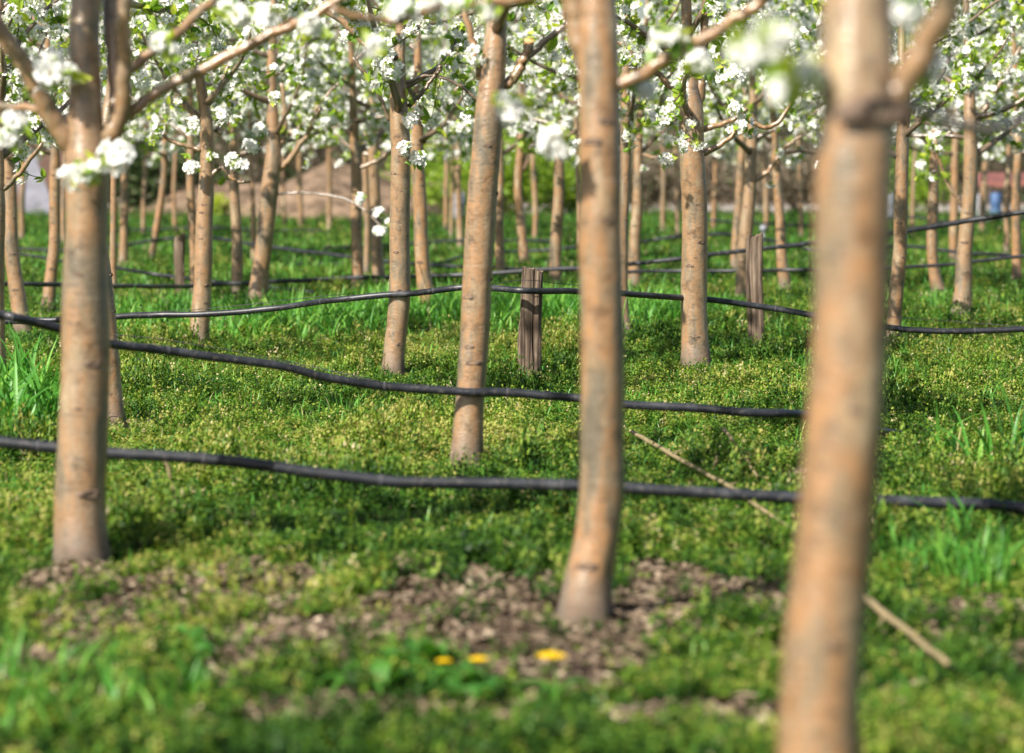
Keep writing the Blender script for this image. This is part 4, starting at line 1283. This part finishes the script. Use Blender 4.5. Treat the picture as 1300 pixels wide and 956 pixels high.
# red covered shelter at the right
Yr = 41.6; rb = np.array([X_at(1275, Yr), Yr, 0])
e = empty('shelter', rb, 'low shelter with red cover in the background at the right', 'shelter')
zt = float(at(1275, 228, Yr)[2]); xa, xb = X_at(1232, Yr), X_at(1345, Yr)
B = Buf(); n = 10
xs = np.linspace(xa, xb, n); V = []
for i, x in enumerate(xs):
    s = .02 * math.sin(i * 1.9)
    V += [(x, Yr - .7, zt - .09 + s), (x, Yr - .68, zt - .02 + s), (x, Yr + .2, zt + .10), (x, Yr + 1.0, zt - .02)]
B.add(V, [[i * 4 + j, (i + 1) * 4 + j, (i + 1) * 4 + j + 1, i * 4 + j + 1] for i in range(n - 1) for j in range(3)])
B.build('cover', M['red'], e, loc=rb)
for x in (xa + .05, xb - .05):
    for yy in (Yr - .62, Yr + .9):
        B = Buf(); tube(B, np.array([[x, yy, 0], [x, yy, zt - .03]]), .025, 8); B.build('post', M['wood'], e, loc=rb)


def bush(px, Y, rx, h, n, t0, label, seed, leaf=.05, dry=False):
    r = np.random.default_rng(seed); x = X_at(px, Y); b = np.array([x, Y, 0])
    e = empty('bush', b, label, 'bush', 'bushes beyond the orchard')
    B = Buf()
    for k in range(7):
        a = r.random() * 6.28; tip = b + np.array([math.cos(a) * rx * .7, math.sin(a) * rx * .6, h * (.6 + .35 * r.random())])
        tube(B, catmull(np.array([b, (b + tip) / 2 + [0, 0, .15 * h], tip]), 4), np.linspace(.02, .005, 9), 5)
    B.build('stem', M['twig'], e, loc=b)
    k = max(5, n // 120); cc = np.stack([r.normal(size=k) * rx * .45, r.normal(size=k) * rx * .35, h * (.15 + .8 * r.random(k))], -1)
    idx = r.integers(0, k, n); P = b + cc[idx] + r.normal(size=(n, 3)) * np.array([rx * .22, rx * .22, h * .12])
    P[:, 2] = np.clip(P[:, 2], .03, h * 1.2)
    B = Buf(); B.stamp(LV, LF, P, euler_mats(n, r.random(n) * 3, leaf * (.6 + .8 * r.random(n)), r), np.clip(t0 + r.normal(size=n) * .15, 0, 1))
    B.build('foliage', M['leaf'] if t0 > .35 and not dry else M['hedge'], e, loc=b)


bush(640, 44, 1.0, 1.25, 5000, .42, 'large fresh green bush behind the central trunks', 1, .08)
bush(725, 45, .6, .9, 3000, .40, 'lower green bush right of the large fresh green one', 2, .08)
bush(530, 45, .7, 1.4, 2500, .38, 'green bush right of the earth mound', 3, .08)
bush(281, 42, .22, .36, 900, .9, 'small yellow-green bush in front of the earth mound', 4, .05)
bush(180, 45, .8, 1.1, 3000, .2, 'dark bush behind the far trunks at left', 5, .09)
bush(228, 46, .7, 1.3, 2500, .20, 'dark olive bush left of the earth mound', 6, .09)
bush(1180, 45, .8, 1.2, 2500, .40, 'green bush right of the nearest trunk', 7, .08)

bush(890, 46, 1.0, 1.25, 4500, .78, 'brown bare bush right of the orange-brown trunk', 8, .06, True)
bush(1010, 46.5, .9, 1.15, 4000, .72, 'brown bare bush just left of the nearest trunk', 9, .06, True)
bush(820, 46, .7, 1.1, 3000, .6, 'brown-green bush right of the crooked-foot trunk', 10, .06, True)


# brushwood along the horizon
def wood_line():
    r = np.random.default_rng(77); B = Buf()
    for i in range(2600):
        x = r.uniform(-17, 17); y = r.uniform(57, 63); h = r.uniform(1.2, 3.4) * (.7 + .6 * float(vnoise(x * .4, 3)))
        a = r.random() * 6.28; l = r.random() * .5
        tube(B, np.array([[x, y, 0], [x + math.cos(a) * l * .3, y, h * .55], [x + math.cos(a) * l, y + math.sin(a) * l, h]]), [.02, .012, .005], 3, tint=.6 + .4 * r.random(), cap=False)
    n = 42000
    x = r.uniform(-18, 18, n); y = r.uniform(57, 64, n); hh = 3.2 * (.6 + .7 * fbm(x * .5, y * 0 + 2, 3)); z = hh * r.random(n) ** .8
    gsel = fbm(x * .8 + 5, z * .9, 3)
    B.stamp(LV, LF, np.stack([x, y, z], -1), euler_mats(n, r.random(n) * 3, .16 * (.6 + .8 * r.random(n)), r), np.clip((gsel - .3) * 2.0 + r.normal(size=n) * .12, 0, 1))
    tag(B.build('brushwood', M['hedge']), 'brown and green brushwood along the far edge of the field', 'brushwood', kind='stuff')


wood_line()

# ------------------------------------------------------------------ light, sky, camera
SUN_EL, SUN_AZ = math.radians(41), math.radians(42)   # azimuth: degrees left of straight behind the camera
to_sun = Vector((-math.sin(SUN_AZ) * math.cos(SUN_EL), -math.cos(SUN_AZ) * math.cos(SUN_EL), math.sin(SUN_EL)))
ld = bpy.data.lights.new('sun', 'SUN'); ld.energy = 5.0; ld.angle = math.radians(.5); ld.color = (1.0, .945, .86)
lo = bpy.data.objects.new('sun', ld); C.objects.link(lo); lo.location = to_sun * 30
lo.rotation_euler = to_sun.to_track_quat('Z', 'Y').to_euler()

w = bpy.data.worlds.new('World'); S.world = w; w.use_nodes = True
nt = w.node_tree; bg = nt.nodes['Background']
sky = nt.nodes.new('ShaderNodeTexSky'); sky.sky_type = 'NISHITA'; sky.sun_disc = False
sky.sun_elevation = SUN_EL
sky.sun_rotation = math.atan2(to_sun.x, to_sun.y)
sky.air_density = 1.0; sky.dust_density = 2.2; sky.ozone_density = 1.0
nt.links.new(sky.outputs[0], bg.inputs['Color']); bg.inputs['Strength'].default_value = .062

cam = bpy.data.cameras.new('camera'); co = bpy.data.objects.new('camera', cam); C.objects.link(co)
co.location = (0, 0, EYE); co.rotation_euler = (math.radians(90) - PITCH, 0, 0)
cam.lens = 100; cam.sensor_width = 36; cam.sensor_fit = 'HORIZONTAL'
cam.clip_start = .1; cam.clip_end = 3000
cam.dof.use_dof = True; cam.dof.focus_distance = 11.9; cam.dof.aperture_fstop = 2.9
S.camera = co
S.view_settings.view_transform = 'Standard'; S.view_settings.look = 'None'
S.view_settings.exposure = 1.12; S.view_settings.gamma = 1; S.view_settings.use_curve_mapping = False
S.cycles.max_bounces = 6; S.cycles.transparent_max_bounces = 4; S.cycles.use_denoising = True
S.cycles.use_adaptive_sampling = True
